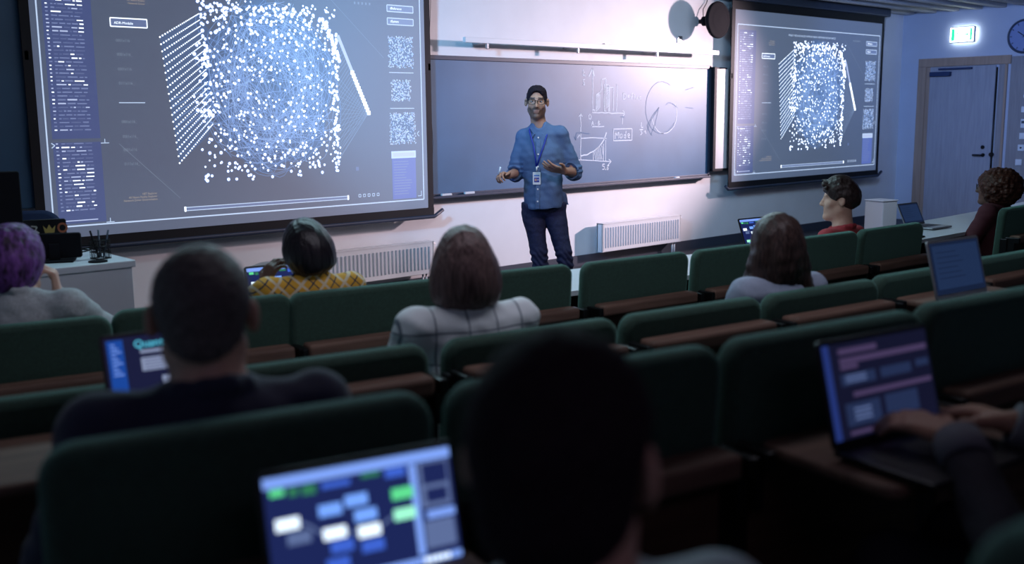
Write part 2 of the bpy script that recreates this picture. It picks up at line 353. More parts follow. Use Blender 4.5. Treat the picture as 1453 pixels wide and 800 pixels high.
    for i in range(NR):
        F.line([lat(i, 0), lat(i, NC - 1)], .0022, 'p_web', 3)
        for j in range(NC): F.disc(*lat(i, j), .0068 - .0034 * j / NC, 'p_dot', 4, 6)
    for i in range(9, NR): F.line([lat(i, 0), (1.33 + .02 * r.random(), 1.05 - .03 * i + .35)], .003, 'p_web', 3)
    # glow of the web, then its fine curved threads
    cx, cz = 1.82, 1.08
    F.poly([(cx + .585 * math.cos(a) * (1 + .08 * math.sin(5 * a)), cz + .66 * math.sin(a) * (1 + .07 * math.cos(7 * a))) for a in [2 * PI * k / 40 for k in range(40)]], 'p_glow', 2)
    for _ in range(380):
        a = r.uniform(0, 2 * PI); b = a + r.uniform(.5, 2.6) * r.choice((-1, 1)); ra, rb = r.uniform(.45, 1.02), r.uniform(.45, 1.02)
        p0 = (cx + .62 * ra * math.cos(a), cz + .70 * ra * math.sin(a)); p2 = (cx + .62 * rb * math.cos(b), cz + .70 * rb * math.sin(b))
        p1 = ((p0[0] + p2[0]) / 2 + r.uniform(-.38, .38), (p0[1] + p2[1]) / 2 + r.uniform(-.38, .38))
        F.line([tuple((1 - t) ** 2 * p0[k] + 2 * t * (1 - t) * p1[k] + t * t * p2[k] for k in (0, 1)) for t in [q / 7 for q in range(8)]], r.uniform(.0018, .0030), r.choice(('p_web', 'p_web', 'p_web2')), 3)
    # white dots through the cube, thicker along its edges
    def inside(u, v): return 1.19 < u < 2.47 and .35 < v < 1.76
    pts = []
    for _ in range(600):
        u = r.uniform(1.21, 2.45); v = r.uniform(.42, 1.74); pts.append((u, v, r.uniform(.0055, .0105)))
    for _ in range(120): pts.append((r.uniform(1.24, 2.40), 1.70 - abs(r.gauss(0, .10)), r.uniform(.009, .013)))
    for _ in range(80): v = r.uniform(.38, 1.52); pts.append((r.gauss(2.40 if r.random() < .6 else 2.445 - .03 * (1.5 - v), .010), v, r.uniform(.009, .0125)))
    for _ in range(60): v = r.uniform(.85, 1.50); pts.append((1.27 + r.gauss(0, .04), v, r.uniform(.008, .013)))
    for _ in range(50): pts.append((r.uniform(1.19, 2.38), r.uniform(.345, .60), r.uniform(.009, .012)))
    for _ in range(16): v = 1.63 - _ * .022; pts.append((2.33 + _ * .009 + r.gauss(0, .012), v, .016))
    for u, v, q in pts: F.disc(u, v, q * 1.45, 'p_halo', 4, 8); F.disc(u, v, q, 'p_dot', 5, 7)
    # fan of rays and the bright edge of square dots on the right
    for k in range(26):
        t = k / 25; e = (2.457 + t * .288, 1.509 - t * .642); F.line([(2.40 + .02 * r.random(), 1.45 - 1.0 * t), e], .004, 'p_fan', 3)
    for k in range(14):
        t = k / 13; F.line([(2.41, 1.2 - .75 * t), (2.745, .867)], .003, 'p_fan', 3)
    F.line([(2.457, 1.509), (2.60, 1.19)], .03, 'p_txt', 4)
    for k in range(14):
        t = k / 13; u, v = 2.590 + t * .155, 1.205 - t * .34; q = .017; F.rect(u - q, v - q, u + q, v + q, 'p_dot', 5)
    return F.mesh('projected_picture'), F.mats
PME, PMATS = projected(); [PME.materials.append(M[k]) for k in PMATS]
def projection_screen(x0, sx, label):
    W, H = 3.37 * sx, 2.05
    t = empty('projection_screen', (x0, 7.55, .78), 0, label, 'projection screen', 'projection screens on the front wall')
    obj('fabric', B(0, W, .002, .008, 0, H), M['fabricscreen'], t)
    bm = bmesh.new(); fw_ = .065
    box(bm, -fw_, 0, 0, .010, -.005, H + .1); box(bm, W, W + fw_, 0, .010, -.005, H + .1); box(bm, 0, W, 0, .010, H, H + .1)
    box(bm, -fw_, W + fw_, -.004, .012, -.085, -.002); obj('border', bm, M['black'], t)
    bm = bmesh.new(); tube(bm, [(-.12, .0, -.045), (-.07, 0, -.085), (W + .07, 0, -.085), (W + .17, -.0, -.03)], .019, 8); obj('bottom_bar', bm, M['navy'], t)
    obj('housing', B(-.15, W + .15, -.05, .1, H + .1, H + .21, bev=.015), M['navy'], t)
    o = bpy.data.objects.new('projected_picture', PME); COL.objects.link(o); o.parent = t; o.scale = (sx, 1, 1.0)
    for s, x in ((-1, -.04), (1, W + .05)):
        obj('tension_cord', T(None, [(x, .012, -.05), (x + .03 * s, .012, .6), (x, .012, H * .62), (x + .06 * s, .012, H + .1)], .0022, n=5), M['metal'], t)
        obj('tab', B(x - .012, x + .012, .0, .02, H * .62 - .03, H * .62 + .03), M['metal'], t)
    return t
projection_screen(2.39, 1.0, 'large projection screen left of the lecturer showing a glowing network cube')
projection_screen(10.41, 1.024, 'far projection screen beside the door, same picture seen in full')

# ------------------------------------------------------------------ chalkboard, its writing, rail, wing, loudspeaker
t = empty('chalkboard', (5.80, 7.64, .88), 0, 'wide blue-grey chalkboard with chalk diagrams behind the lecturer', 'chalkboard')
obj('writing_surface', B(0, 4.24, 0, .03, .0, 1.26), M['board'], t)
bm = bmesh.new(); box(bm, -.03, 4.27, -.012, .035, 1.245, 1.285, bev=.004); box(bm, -.03, 4.27, -.012, .035, -.03, .012, bev=.004); box(bm, 4.235, 4.27, -.012, .035, -.03, 1.285); box(bm, -.03, .0, -.012, .035, -.03, 1.285)
obj('frame', bm, M['navy'], t)
obj('chalk_tray', B(0, 4.24, -.06, -.012, -.03, -.008, bev=.004), M['navy'], t)
F = Flat(.001); r = random.Random(5)
# positions below in board coordinates: u along the board from its left end, v up from its lower edge
def st(pts, m='chalk', w=.0085):
    q = []
    for (a, b), (c, d) in zip(pts, pts[1:]):
        n = max(2, int(math.hypot(c - a, d - b) / .05))
        for i in range(n): s = i / n; q.append((a + (c - a) * s + r.gauss(0, .0018), b + (d - b) * s + r.gauss(0, .0018)))
    q.append(pts[-1]); F.line(q, w, m, 1)
def hatch(u0, u1, v0, v1, n, sl=.06, top=None):
    for i in range(n):
        v = v0 + (v1 - v0) * i / n; st([(u0, v), (u1, min(v + sl, v1))], w=.008)
# bar diagram
st([(2.244, 1.215), (2.246, .75)]); st([(2.184, 1.121), (2.244, 1.215), (2.266, 1.13)], w=.013); st([(2.235, .75), (2.754, .74)]); st([(2.72, .77), (2.758, .74), (2.722, .71)])
st([(2.299, .758), (2.299, .94), (2.365, .965)]); hatch(2.30, 2.365, .76, .95, 8); st([(2.365, .965), (2.384, 1.0), (2.384, 1.10), (2.446, 1.108), (2.446, .757)]); st([(2.423, 1.05), (2.423, .757)]); hatch(2.423, 2.49, .76, 1.03, 11); st([(2.446, 1.042), (2.496, 1.042), (2.496, .757)])
st([(2.509, 1.017), (2.572, 1.018), (2.566, .765)]); st([(2.509, 1.017), (2.507, .76)]); st([(2.627, 1.052), (2.617, .756)]); st([(2.25, .78), (2.28, .78), (2.28, .755)])
st([(2.10, 1.20), (2.10, 1.13), (2.125, 1.15), (2.125, 1.12)]); st([(2.09, 1.165), (2.12, 1.17)]); st([(2.095, 1.09), (2.125, 1.095)]); st([(2.10, 1.075), (2.115, 1.06), (2.10, 1.04), (2.125, 1.04)])
st([(2.205, .735), (2.185, .72), (2.19, .69), (2.215, .685), (2.225, .71), (2.205, .735)])
st([(2.227, .615), (2.245, .665), (2.262, .615)]); st([(2.235, .635), (2.257, .635)]); st([(2.29, .637), (2.295, .637)]); st([(2.33, .615), (2.33, .665), (2.355, .655), (2.335, .64), (2.365, .63), (2.33, .615)]); st([(2.239, .600), (2.424, .603)])
st([(2.69, .70), (2.75, .70)], 'chalkfaint'); st([(2.72, .70), (2.716, .62)])
# faint equation
for q in ([(2.726, .96), (2.726, .89), (2.76, .90), (2.77, .94), (2.726, .96)], [(2.80, .935), (2.83, .935)], [(2.80, .915), (2.83, .915)], [(2.86, .89), (2.865, .95), (2.89, .955)], [(2.85, .92), (2.885, .925)], [(2.91, .95), (2.91, .89)], [(2.935, .92), (2.935, .895), (2.96, .895), (2.965, .925)], [(2.985, .92), (3.015, .89)], [(3.015, .925), (2.985, .89)]): st(q, 'chalk', .008)
# boxed word Mode
F.frame(2.576, .446, 2.875, .572, .009, 'chalk', 1)
for q in ([(2.60, .47), (2.605, .545), (2.63, .50), (2.655, .545), (2.66, .47)], [(2.69, .52), (2.675, .495), (2.69, .47), (2.715, .48), (2.715, .51), (2.69, .52)], [(2.775, .55), (2.775, .47), (2.745, .475), (2.742, .50), (2.775, .515)], [(2.80, .495), (2.84, .497), (2.825, .522), (2.803, .51), (2.802, .48), (2.84, .472)]): st(q, w=.010)
# curve diagram
st([(2.065, .743), (2.065, .25)]); st([(2.04, .71), (2.065, .745), (2.09, .71)]); st([(1.96, .262), (2.2, .25), (2.536, .222)]); st([(2.50, .25), (2.54, .222), (2.50, .2)]); st([(2.065, .482), (2.27, .487), (2.463, .473)])
st([(2.07, .299), (2.16, .312), (2.265, .345), (2.33, .38), (2.388, .425), (2.43, .468), (2.462, .54)], w=.013); st([(2.45, .461), (2.452, .232)]); st([(2.415, .42), (2.415, .235)]); st([(2.26, .34), (2.26, .245)])
for i in range(6): st([(2.27 + .02 * i, .345 + .015 * i), (2.30 + .023 * i, .25)] if i < 5 else [(2.39, .4), (2.41, .3)], w=.008)
st([(1.97, .51), (1.99, .47), (1.995, .54), (2.05, .545), (2.2, .53)], 'chalkfaint'); st([(2.02, .49), (2.04, .525), (2.05, .50)], w=.008)
for q in ([(2.435, .20), (2.405, .20), (2.402, .18), (2.43, .175), (2.43, .145), (2.40, .145)], [(2.455, .15), (2.45, .135)], [(2.50, .195), (2.475, .18), (2.50, .15), (2.48, .135), (2.47, .155), (2.505, .185)]): st(q, w=.010)
# pale half wiped circle diagram
E1 = [(3.38 + .28 * math.cos(a), .80 + .29 * math.sin(a)) for a in [R(60 + 12 * k) for k in range(23)]]
st(E1, 'chalkfaint', .005); st([(3.60 + .0 * k, .80) for k in range(2)], 'chalkfaint')
st([(3.43 + .22 * math.cos(R(a)), .72 + .21 * math.sin(R(a))) for a in range(190, 395, 12)], 'chalk', .007)
for q in ([(3.128, .543), (3.20, .66), (3.329, .80)], [(3.128, .60), (3.23, .72), (3.33, .80)], [(3.13, .60), (3.18, .52), (3.22, .49)], [(3.329, .80), (3.26, .60), (3.20, .50)], [(3.45, .83), (3.52, .86), (3.66, .80)], [(3.80, .80), (3.95, .79)], [(3.80, 1.0), (3.95, 1.03)]): st(q, 'chalkfaint', .006)
for q in ([(3.03, .64), (3.03, .58), (3.06, .585)], [(3.0, .555), (3.06, .56)], [(3.02, .54), (3.05, .52), (3.02, .50)], [(3.08, .53), (3.10, .55), (3.11, .51)]): st(q, 'chalk', .009)
o = F.build('chalk_lettering', t); o.location = (0, -.0005, 0)
bm = bmesh.new()
for x0, x1 in ((.18, .26), (.30, .42)): box(bm, x0, x1, -.05, -.02, -.008, .012, bev=.005)
def small(name, bm, m, label, cat, group=None, loc=(0, 0, 0), rz=0, parent=None):
    o = obj(name, bm, m, parent); o.location = loc; o.rotation_euler = (0, 0, rz)
    if not parent: tag(o, label, cat, group)
    return o
bm.free()
small('chalk_box', B(-.06, .06, -.012, .012, 0, .02, bev=.004), M['paper'], 'white chalk box in the chalk tray, nearer the big left screen', 'chalk box', loc=(6.02, 7.605, .872))
small('board_eraser', B(-.06, .06, -.012, .012, 0, .022, bev=.004), M['paper'], 'pale eraser in the chalk tray just left of the lecturer', 'eraser', loc=(6.30, 7.605, .872))
small('chalk_stick', T(None, [(0, 0, .008), (.09, 0, .008)], .007), M['chalk'], 'white stick of chalk in the tray right of the diagrams', 'chalk', loc=(9.38, 7.605, .872))

t = empty('wall_rail', (6.18, 7.5, 2.30), 0, 'long thin white rail mounted on the wall above the chalkboard', 'rail')
obj('rail_bar', B(0, 3.83, -.02, .02, -.02, .03, bev=.004), M['white'], t)
for x in (.28, 1.50, 2.74):
    bm = B(x - .018, x + .018, -.005, .2, -.02, .0); box(bm, x - .012, x + .012, -.01, .012, -.07, 0, bev=.004); obj('bracket', bm, M['steel'], t)
o = B(-.04, .04, -.02, .02, 0, .012, bev=.004); small('rail_clip', o, M['steel'], 'small metal clip lying on the white rail', 'clip', loc=(8.10, 7.5, 2.331))

# folded wing of the board at its right end
t = empty('whiteboard_wing', (10.07, 7.60, .95), 0, 'narrow white folded board wing beside the chalkboard right edge', 'whiteboard')
bm = bmesh.new(); n = 10; a = [(.06 + .24 * k / n, .02 - .05 * math.sin(k / n * PI * .5) + .03 * k / n) for k in range(n + 1)]
lo = [bm.verts.new((x, y, 0)) for x, y in a]; hi = [bm.verts.new((x, y, 1.18)) for x, y in a]; lo2 = [bm.verts.new((x, y + .02, 0)) for x, y in a]; hi2 = [bm.verts.new((x, y + .02, 1.18)) for x, y in a]
for i in range(n):
    for q in ((lo[i], lo[i + 1], hi[i + 1], hi[i]), (lo2[i + 1], lo2[i], hi2[i], hi2[i + 1]), (hi[i], hi[i + 1], hi2[i + 1], hi2[i]), (lo[i + 1], lo[i], lo2[i], lo2[i + 1])): bm.faces.new(q)
for i in (0, n): bm.faces.new((lo[i], hi[i], hi2[i], lo2[i]))
obj('panel', bm, M['white'], t)
bm = B(.0, .05, -.02, .08, -.02, 1.2, bev=.004); box(bm, .0, .33, .045, .08, 1.18, 1.2); box(bm, .0, .34, .0, .08, -.03, .0); obj('frame', bm, M['black'], t)
t = empty('whiteboard_wing', (2.30, 7.65, 1.0), 0, 'blue-grey folded board wing behind the left edge of the big screen', 'whiteboard')
obj('panel', slab(bmesh.new(), .36, 2.1, .03, .05, .01), M['board'], t)

t = empty('wall_loudspeaker', (9.92, 7.42, 2.67), 0, 'round black dish loudspeaker on a wall bracket above the board', 'loudspeaker')
bm = bmesh.new(); prof = [(.0, -.02), (.12, -.012), (.18, .004), (.202, .0), (.21, .015), (.205, .04), (.15, .09), (.06, .13), (0, .135)]; n = 40
rings = [[bm.verts.new((q * math.cos(2 * PI * k / n), y, q * math.sin(2 * PI * k / n))) for k in range(n)] for q, y in prof[1:-1]]
for A, Bq in zip(rings, rings[1:]):
    for k in range(n): bm.faces.new((A[k], A[(k + 1) % n], Bq[(k + 1) % n], Bq[k])).smooth = True
for ring, y in ((rings[0], -.02), (rings[-1], .135)):
    c = bm.verts.new((0, y, 0))
    for k in range(n): bm.faces.new((ring[k], ring[(k + 1) % n], c))
obj('dish', bm, M['plastic'], t)
bm = T(None, [(0, .12, 0), (0, .2, 0), (0, .28, 0)], .025); obj('bracket', bm, M['plastic'], t)
bm = cyl(bmesh.new(), (0, .21, 0), (0, 1, 0), .055, .05, 20, bev=.01); obj('joint', bm, M['plastic'], t)
obj('cable', T(None, [(0, .23, .05), (.02, .25, .14), (.10, .26, .22), (.14, .265, .34)], .005, n=6), M['plastic'], t)
small('socket_plate', B(-.045, .045, -.012, 0, -.04, .04, bev=.006), M['steel'], 'grey wall plate behind the round loudspeaker', 'wall plate', loc=(9.55, 7.7, 2.45))

# radiators
def radiator(x0, w, z0, h, label, pipe=True):
    t = empty('radiator', (x0, 7.545, z0), 0, label, 'radiator', 'radiators under the board')
    bm = B(0, w, 0, .02, 0, h, bev=.006); box(bm, 0, w, .07, .09, 0, h, bev=.004); box(bm, 0, .012, 0, .09, 0, h); box(bm, w - .012, w, 0, .09, 0, h); box(bm, 0, w, .0, .09, h - .008, h + .004)
    obj('panel', bm, M['white'], t)
    n = int(w / .042); bm = bmesh.new()
    for i in range(n):
        x = .03 + (w - .06) * (i + .5) / n; box(bm, x - .009, x + .009, -.006, .004, .045, h - .045, bev=.003)
    obj('convector_fluting', bm, M['radin'], t)
    for x in (.08, w - .08): obj('bracket', B(x - .01, x + .01, .085, .15, .03, h - .03), M['steel'], t)
    for x in (w - .10, w - .06): obj('pipe', T(None, [(x, .045, 0), (x, .045, -z0 + .0)], .009), M['white'], t)
    obj('valve', T(None, [(w, .04, h - .03), (w + .045, .04, h - .03)], .014), M['white'], t)
radiator(8.11, 1.33, .135, .31, 'white radiator right of the lecturer, under the chalkboard')
radiator(4.30, 1.51, .165, .30, 'white radiator behind the girl in the yellow plaid shirt, under the left screen corner')

# ------------------------------------------------------------------ right wall: door, exit sign, clock, switches
X = XR
bm = bmesh.new(); box(bm, X - .03, X + .0, 7.30, 7.42, 0, 2.239, bev=.004); box(bm, X - .03, X, 6.10, 7.42, 2.24, 2.36, bev=.004); box(bm, X - .03, X, 6.14, 6.17, 0, 2.24); box(bm, X - .012, X, 7.24, 7.30, 0, 2.24)
d1 = struct('door_1', bm, M['framewood'])
obj('door_leaf', B(X - .02, X - .001, 6.30, 7.24, 0.005, 2.235, bev=.003), M['doorwood'], d1)
obj('side_leaf', B(X - .018, X - .001, 6.17, 6.255, 0.005, 2.235, bev=.003), M['wpanel'], d1)
obj('espagnolette_rod', T(None, [(X - .03, 6.277, .1), (X - .03, 6.277, 2.2)], .012), M['metal'], d1)
bm = T(None, [(X - .02, 6.40, .99), (X - .075, 6.40, .99), (X - .075, 6.53, .99)], .011); cyl(bm, (X - .026, 6.40, .99), (1, 0, 0), .026, .012, 20); obj('door_handle', bm, M['metal'], d1)
bm = cyl(bmesh.new(), (X - .03, 6.41, 1.10), (1, 0, 0), .027, .02, 20, bev=.003); cyl(bm, (X - .045, 6.277, 1.0), (1, 0, 0), .03, .05, 20, bev=.006); obj('door_lock', bm, M['metal'], d1)
bm = B(X - .09, X - .02, 6.92, 7.22, 2.10, 2.165, bev=.008); box(bm, X - .07, X - .03, 6.62, 7.1, 2.19, 2.215, bev=.003); obj('door_closer', bm, M['chairblue'], d1)
bm = B(X - .012, X, 4.2, 6.10, 0, 2.34, bev=.002); struct('trim_1', bm, M['wpanel'])
t = empty('exit_sign', (X - .06, 6.77, 2.555), -PI / 2, 'lit green and white emergency exit sign above the door', 'exit sign')
# local frame: x along the wall toward the front, -y into the room
t.rotation_euler = (0, 0, PI / 2)
bm = bmesh.new(); slab(bm, .36, .225, .05, .02, .008); obj('housing', bm, M['white'], t)
t.rotation_euler = (0, 0, -PI / 2)
F = Flat(.001); F.rect(-.165, .015, .165, .21, 'exitw', 1); F.rect(-.15, .03, -.10, .195, 'exitg', 2); F.rect(.115, .03, .148, .195, 'exitg', 2)
F.rect(-.02, .105, .07, .12, 'exitg', 3); F.poly([(.07, .088), (.105, .1125), (.07, .137)], 'exitg', 3)
F.disc(-.055, .17, .012, 'exitg', 3); F.line([(-.055, .155), (-.065, .11), (-.045, .085), (-.055, .05)], .012, 'exitg', 3); F.line([(-.065, .11), (-.085, .085), (-.098, .09)], .010, 'exitg', 3); F.line([(-.08, .13), (-.06, .145), (-.035, .125)], .009, 'exitg', 3)
o = F.build('pictogram', t); o.location = (0, -.0255, 0)
t.location = (X - .075, 6.77, 2.555)
bm = B(-.05, .05, .034, .074, .06, .17); obj('wall_mount', bm, M['white'], t)
obj('halo_panel', B(-.17, .17, .026, .032, .012, .213), M['exitb'], t)  # glowing panel added behind the housing to cast the halo on the wall
t = empty('wall_clock', (X - .02, 5.94, 2.60), -PI / 2, 'round blue-faced wall clock with dark rim near the door', 'clock')
obj('rim', T(None, [(.215 * math.cos(a), -.01, .215 * math.sin(a)) for a in [2 * PI * k / 40 for k in range(40)]], .016, closed=True), M['navy'], t)
obj('face', cyl(bmesh.new(), (0, 0, 0), (0, 1, 0), .21, .02, 40), M['clockface'], t)
for k in range(12): obj('hour_mark', B(-.006, .006, -.014, -.010, .165, .192, M4=Matrix.Rotation(2 * PI * k / 12, 4, 'Y')), M['navy'], t)
obj('hour_hand', B(-.006, .006, -.016, -.012, -.02, .11, M4=Matrix.Rotation(R(305), 4, 'Y')), M['black'], t)
obj('minute_hand', B(-.004, .004, -.019, -.016, -.03, .16, M4=Matrix.Rotation(R(60), 4, 'Y')), M['black'], t)
def switch(name, y, z, w, h, label, cat, kind='rect'):
    t = empty(name, (X - .012, y, z), -PI / 2, label, cat, 'controls on the wood panel by the door')
    bm = bmesh.new()
    if kind == 'round': cyl(bm, (0, -.01, 0), (0, 1, 0), w / 2, .02, 24, bev=.004)
    else: box(bm, -w / 2, w / 2, -.016, 0, -h / 2, h / 2, bev=.004)
    obj('plate', bm, M['switch'], t)
    if kind == 'lcd': obj('display', B(-.035, .035, -.018, -.015, .0, .035), M['navy'], t)
    if kind in ('rocker', 'lcd'): obj('rocker', B(-w * .3, w * .3, -.022, -.014, -h * .32, -h * .02 if kind == 'lcd' else h * .3, bev=.003), M['white'], t)
    if kind == 'dot': obj('button', cyl(bmesh.new(), (0, -.018, 0), (0, 1, 0), .012, .01, 16), M['black'], t)
switch('wall_sensor', 5.86, 1.80, .085, .085, 'round white sensor, topmost of the wall controls by the door', 'sensor', 'round')
switch('wall_plate', 5.86, 1.62, .12, .08, 'blank white oblong plate under the round sensor', 'wall plate')
switch('thermostat', 5.87, 1.43, .09, .12, 'white thermostat with a dark display, under the blank plate', 'thermostat', 'lcd')
switch('light_switch', 5.88, 1.26, .085, .085, 'white rocker switch just under the thermostat', 'switch', 'rocker')
switch('push_button', 5.89, 1.10, .085, .085, 'white plate with a dark round button', 'button', 'dot')
switch('light_switch', 5.91, .90, .085, .085, 'white rocker switch, lowest of the controls by the door', 'switch', 'rocker')

# ------------------------------------------------------------------ auditorium chairs
def ang(x, k=62): return math.atan(2 * (x - 7.4) / k)
chair_cache = {}
def chair_meshes(H, lz, opened, cw=.61):
    key = (round(H, 3), round(lz, 3), opened, cw); hw = cw / 2
    if key in chair_cache: return chair_cache[key]
    t = {}
    lean = Matrix.Rotation(R(4), 4, 'X')
    def M4(y, z): return Matrix.Translation((0, y, z)) @ lean
    bm = bmesh.new(); hh = .47; slab(bm, cw, hh, .062, .055, .022, n=7, M4=Matrix.Translation((0, .033, H - hh)) @ lean); t['backrest'] = (bm, 'green')
    t['back_panel'] = (box(bmesh.new(), -hw + .03, hw - .03, -.052, -.032, .12, lz - .02, bev=.004), 'panel')
    bm = bmesh.new(); slab(bm, cw - .05, .44, .075, .06, .02, n=5, M4=Matrix.Translation((0, .07, .445)) @ Matrix.Rotation(R(-90), 4, 'X')); t['seat_cushion'] = (bm, 'green')
    bm = bmesh.new()
    if opened: slab(bm, cw - .07, .33, .024, .03, .008, n=5, M4=Matrix.Translation((0, -.06, lz)) @ Matrix.Rotation(R(90), 4, 'X')); t['desk_flap'] = (bm, 'ledge')
    else:
        box(bm, -hw + .03, hw - .035, -.125, -.045, lz - .032, lz + .022, bev=.014, seg=3); t['desk_flap'] = (bm, 'ledge')
    for s in (-1, 1):
        bm = bmesh.new()
        box(bm, s * (hw - .012) - .012, s * (hw - .012) + .012, -.10, -.03, lz - .12, lz + .012, bev=.006); box(bm, s * (hw - .012) - .012, s * (hw - .012) + .012, -.13, -.09, lz - .03, lz + .012, bev=.005)
        t['bracket' + str(s)] = (bm, 'metal')
        bm = bmesh.new(); box(bm, s * (hw - .012) - .02, s * (hw - .012) + .02, -.05, .0, 0, lz, bev=.005); box(bm, s * (hw - .012) - .03, s * (hw - .012) + .03, -.1, .25, 0, .03, bev=.006); t['leg' + str(s)] = (bm, 'metal')
    out = []
    for k, (bm, m) in t.items():
        me = bpy.data.meshes.new(k.rstrip('-1')); bmesh.ops.recalc_face_normals(bm, faces=bm.faces); bm.to_mesh(me); bm.free(); me.materials.append(M[m]); out.append((k.rstrip('-1'), me))
    chair_cache[key] = out
    return out
def chair(x, y, z, H, lz, label, group, opened=False, a=None, cw=.605):
    t = empty('auditorium_chair', (x, y, z), ang(x) if a is None else a, label, 'chair', group)
    for n, me in chair_meshes(H, lz, opened, cw):
        o = bpy.data.objects.new(n, me); COL.objects.link(o); o.parent = t
GC, GB, GA, GZ = 'green chairs of the frontmost row', 'green chairs of the second row', 'green chairs of the third row', 'green chairs of the back row'
for x, y, l in ((1.00, 3.66, 'green chair in the front row behind the purple-haired person'), (1.68, 3.59, 'green front-row chair half hidden by the cropped grey-haired man'), (2.32, 3.46, 'green front-row chair backing the girl in yellow plaid'),
    (3.01, 3.36, 'green front-row chair in front of the bob-haired woman'), (3.72, 3.24, 'empty green front-row chair, in line with the right radiator'), (4.42, 3.15, 'empty green front-row chair just left of the long-haired girl'),
    (5.10, 3.09, 'green front-row chair hidden partly by the long-haired girl'), (5.80, 3.04, 'green front-row chair at the gap in the row, behind the boy in red'), (7.66, 3.03, 'dark green chair of the woman with curly hair by the right edge')):
    chair(x, y, 0, .94, .73, l, GC, cw=.672)
for x, y, l, op in ((.75, 2.42, 'green second-row chair at the far left, its wooden desk flap dark', True), (1.39, 2.29, 'green second-row chair beside the cropped grey-haired man', False), (2.03, 2.165, 'green second-row chair holding the woman with the bob', False),
    (2.65, 2.06, 'empty green second-row chair between bob-haired woman and long-haired girl', False), (3.27, 1.965, 'green second-row chair behind the long-haired girl', False), (3.90, 1.91, 'green second-row chair behind the silver laptop', True),
    (4.53, 1.87, 'green second-row chair right of the silver laptop', False), (5.17, 1.83, 'green second-row chair cut by the right picture edge', False)):
    chair(x, y, .08, .92, .83, l, GB, op)
for x, y, l, op in ((.72, 1.405, 'nearest big green chair in front of the diagram laptop', True), (1.345, 1.275, 'green third-row chair directly in front of the nearest dark head', False), (1.965, 1.165, 'green third-row chair in front of the dim laptop at right', True), (2.60, 1.08, 'green third-row chair behind the dim laptop, cut by the right edge', False)):
    chair(x, y, .18, .988, .775, l, GA, op)
chair(1.05, .26, .26, 1.04, .72, 'green chair edge in the bottom right corner of the picture', GZ, a=-.12)

# ------------------------------------------------------------------ long white desk in front of the first row
def desk():
    t = empty('long_desk', (7.4, 3.60, 0), 0, 'long white curved desk top running in front of the first row', 'desk')
    bm = bmesh.new(); n = 30; xs = [-6.2 + 10.4 * i / n for i in range(n + 1)]
    def ring(y, z): return [bm.verts.new((x, y + x * x / 58, z)) for x in xs]
    a, b, c, d = ring(-.28, .745), ring(.30, .745), ring(.30, .72), ring(-.28, .72)
    for p, q in ((a, b), (b, c), (c, d), (d, a)):
        for i in range(n): bm.faces.new((p[i], p[i + 1], q[i + 1], q[i]))
    for i in (0, n): bm.faces.new((a[i], b[i], c[i], d[i]))
    obj('desk_top', bm, M['whitedesk'], t)
    bm = bmesh.new(); e, f, g, h = ring(.24, .719), ring(.26, .719), ring(.26, .15), ring(.24, .15)
    for p, q in ((e, f), (f, g), (g, h), (h, e)):
        for i in range(n): bm.faces.new((p[i], p[i + 1], q[i + 1], q[i]))
    for i in (0, n): bm.faces.new((e[i], f[i], g[i], h[i]))
    obj('modesty_panel', bm, M['panel'], t)
    for k in range(8):
        x = -6.0 + 1.43 * k; y = x * x / 58; bm = B(x - .02, x + .02, y - .2, y + .22, .03, .719, bev=.004); box(bm, x - .03, x + .03, y - .27, y + .28, 0, .03, bev=.005); obj('leg', bm, M['metal'], t)
desk()

# ------------------------------------------------------------------ laptops
def laptop(x, y, z, rz, tilt, w, draw, label, mat='laptop', keys=True, h=None):
    """x, y: the hinge; the screen faces local -Y"""
    h = h or w * .64; t = empty('laptop', (x, y, z), rz, label, 'laptop', 'open laptops in the hall')
    bm = B(-w / 2, w / 2, -.22, 0, 0, .012, bev=.004); obj('base', bm, M[mat], t)
    F = Flat(.0006)
    for r_ in range(5):
        for c in range(13): F.rect(-w * .43 + w * .066 * c, .075 + .021 * r_, -w * .43 + w * .066 * c + w * .056, .075 + .021 * r_ + .017, 'keys', 1)
    o = F.build('keyboard', t); o.rotation_euler = (R(-90), 0, 0); o.location = (0, -.222, .0125)
    L = empty('lid_pivot', (0, 0, 0))
    Mx = Matrix.Translation((0, 0, .010)) @ Matrix.Rotation(-tilt, 4, 'X')
    bpy.data.objects.remove(L)
    bm = bmesh.new(); slab(bm, w, h, .008, .01, .002, n=4, M4=Mx); lid = obj('lid', bm, M[mat], t)
    F = Flat(.0007); draw(F, w - .016, h - .026); d = F.build('display', lid); d.matrix_local = Matrix.Translation((0, 0, .010)) @ Matrix.Rotation(-tilt, 4, 'X') @ Matrix.Translation((-(w - .016) / 2, -.0042, .016))
    obj('hinge', T(None, [(-w * .35, 0, .008), (w * .35, 0, .008)], .006), M['plastic'], t)
    return t
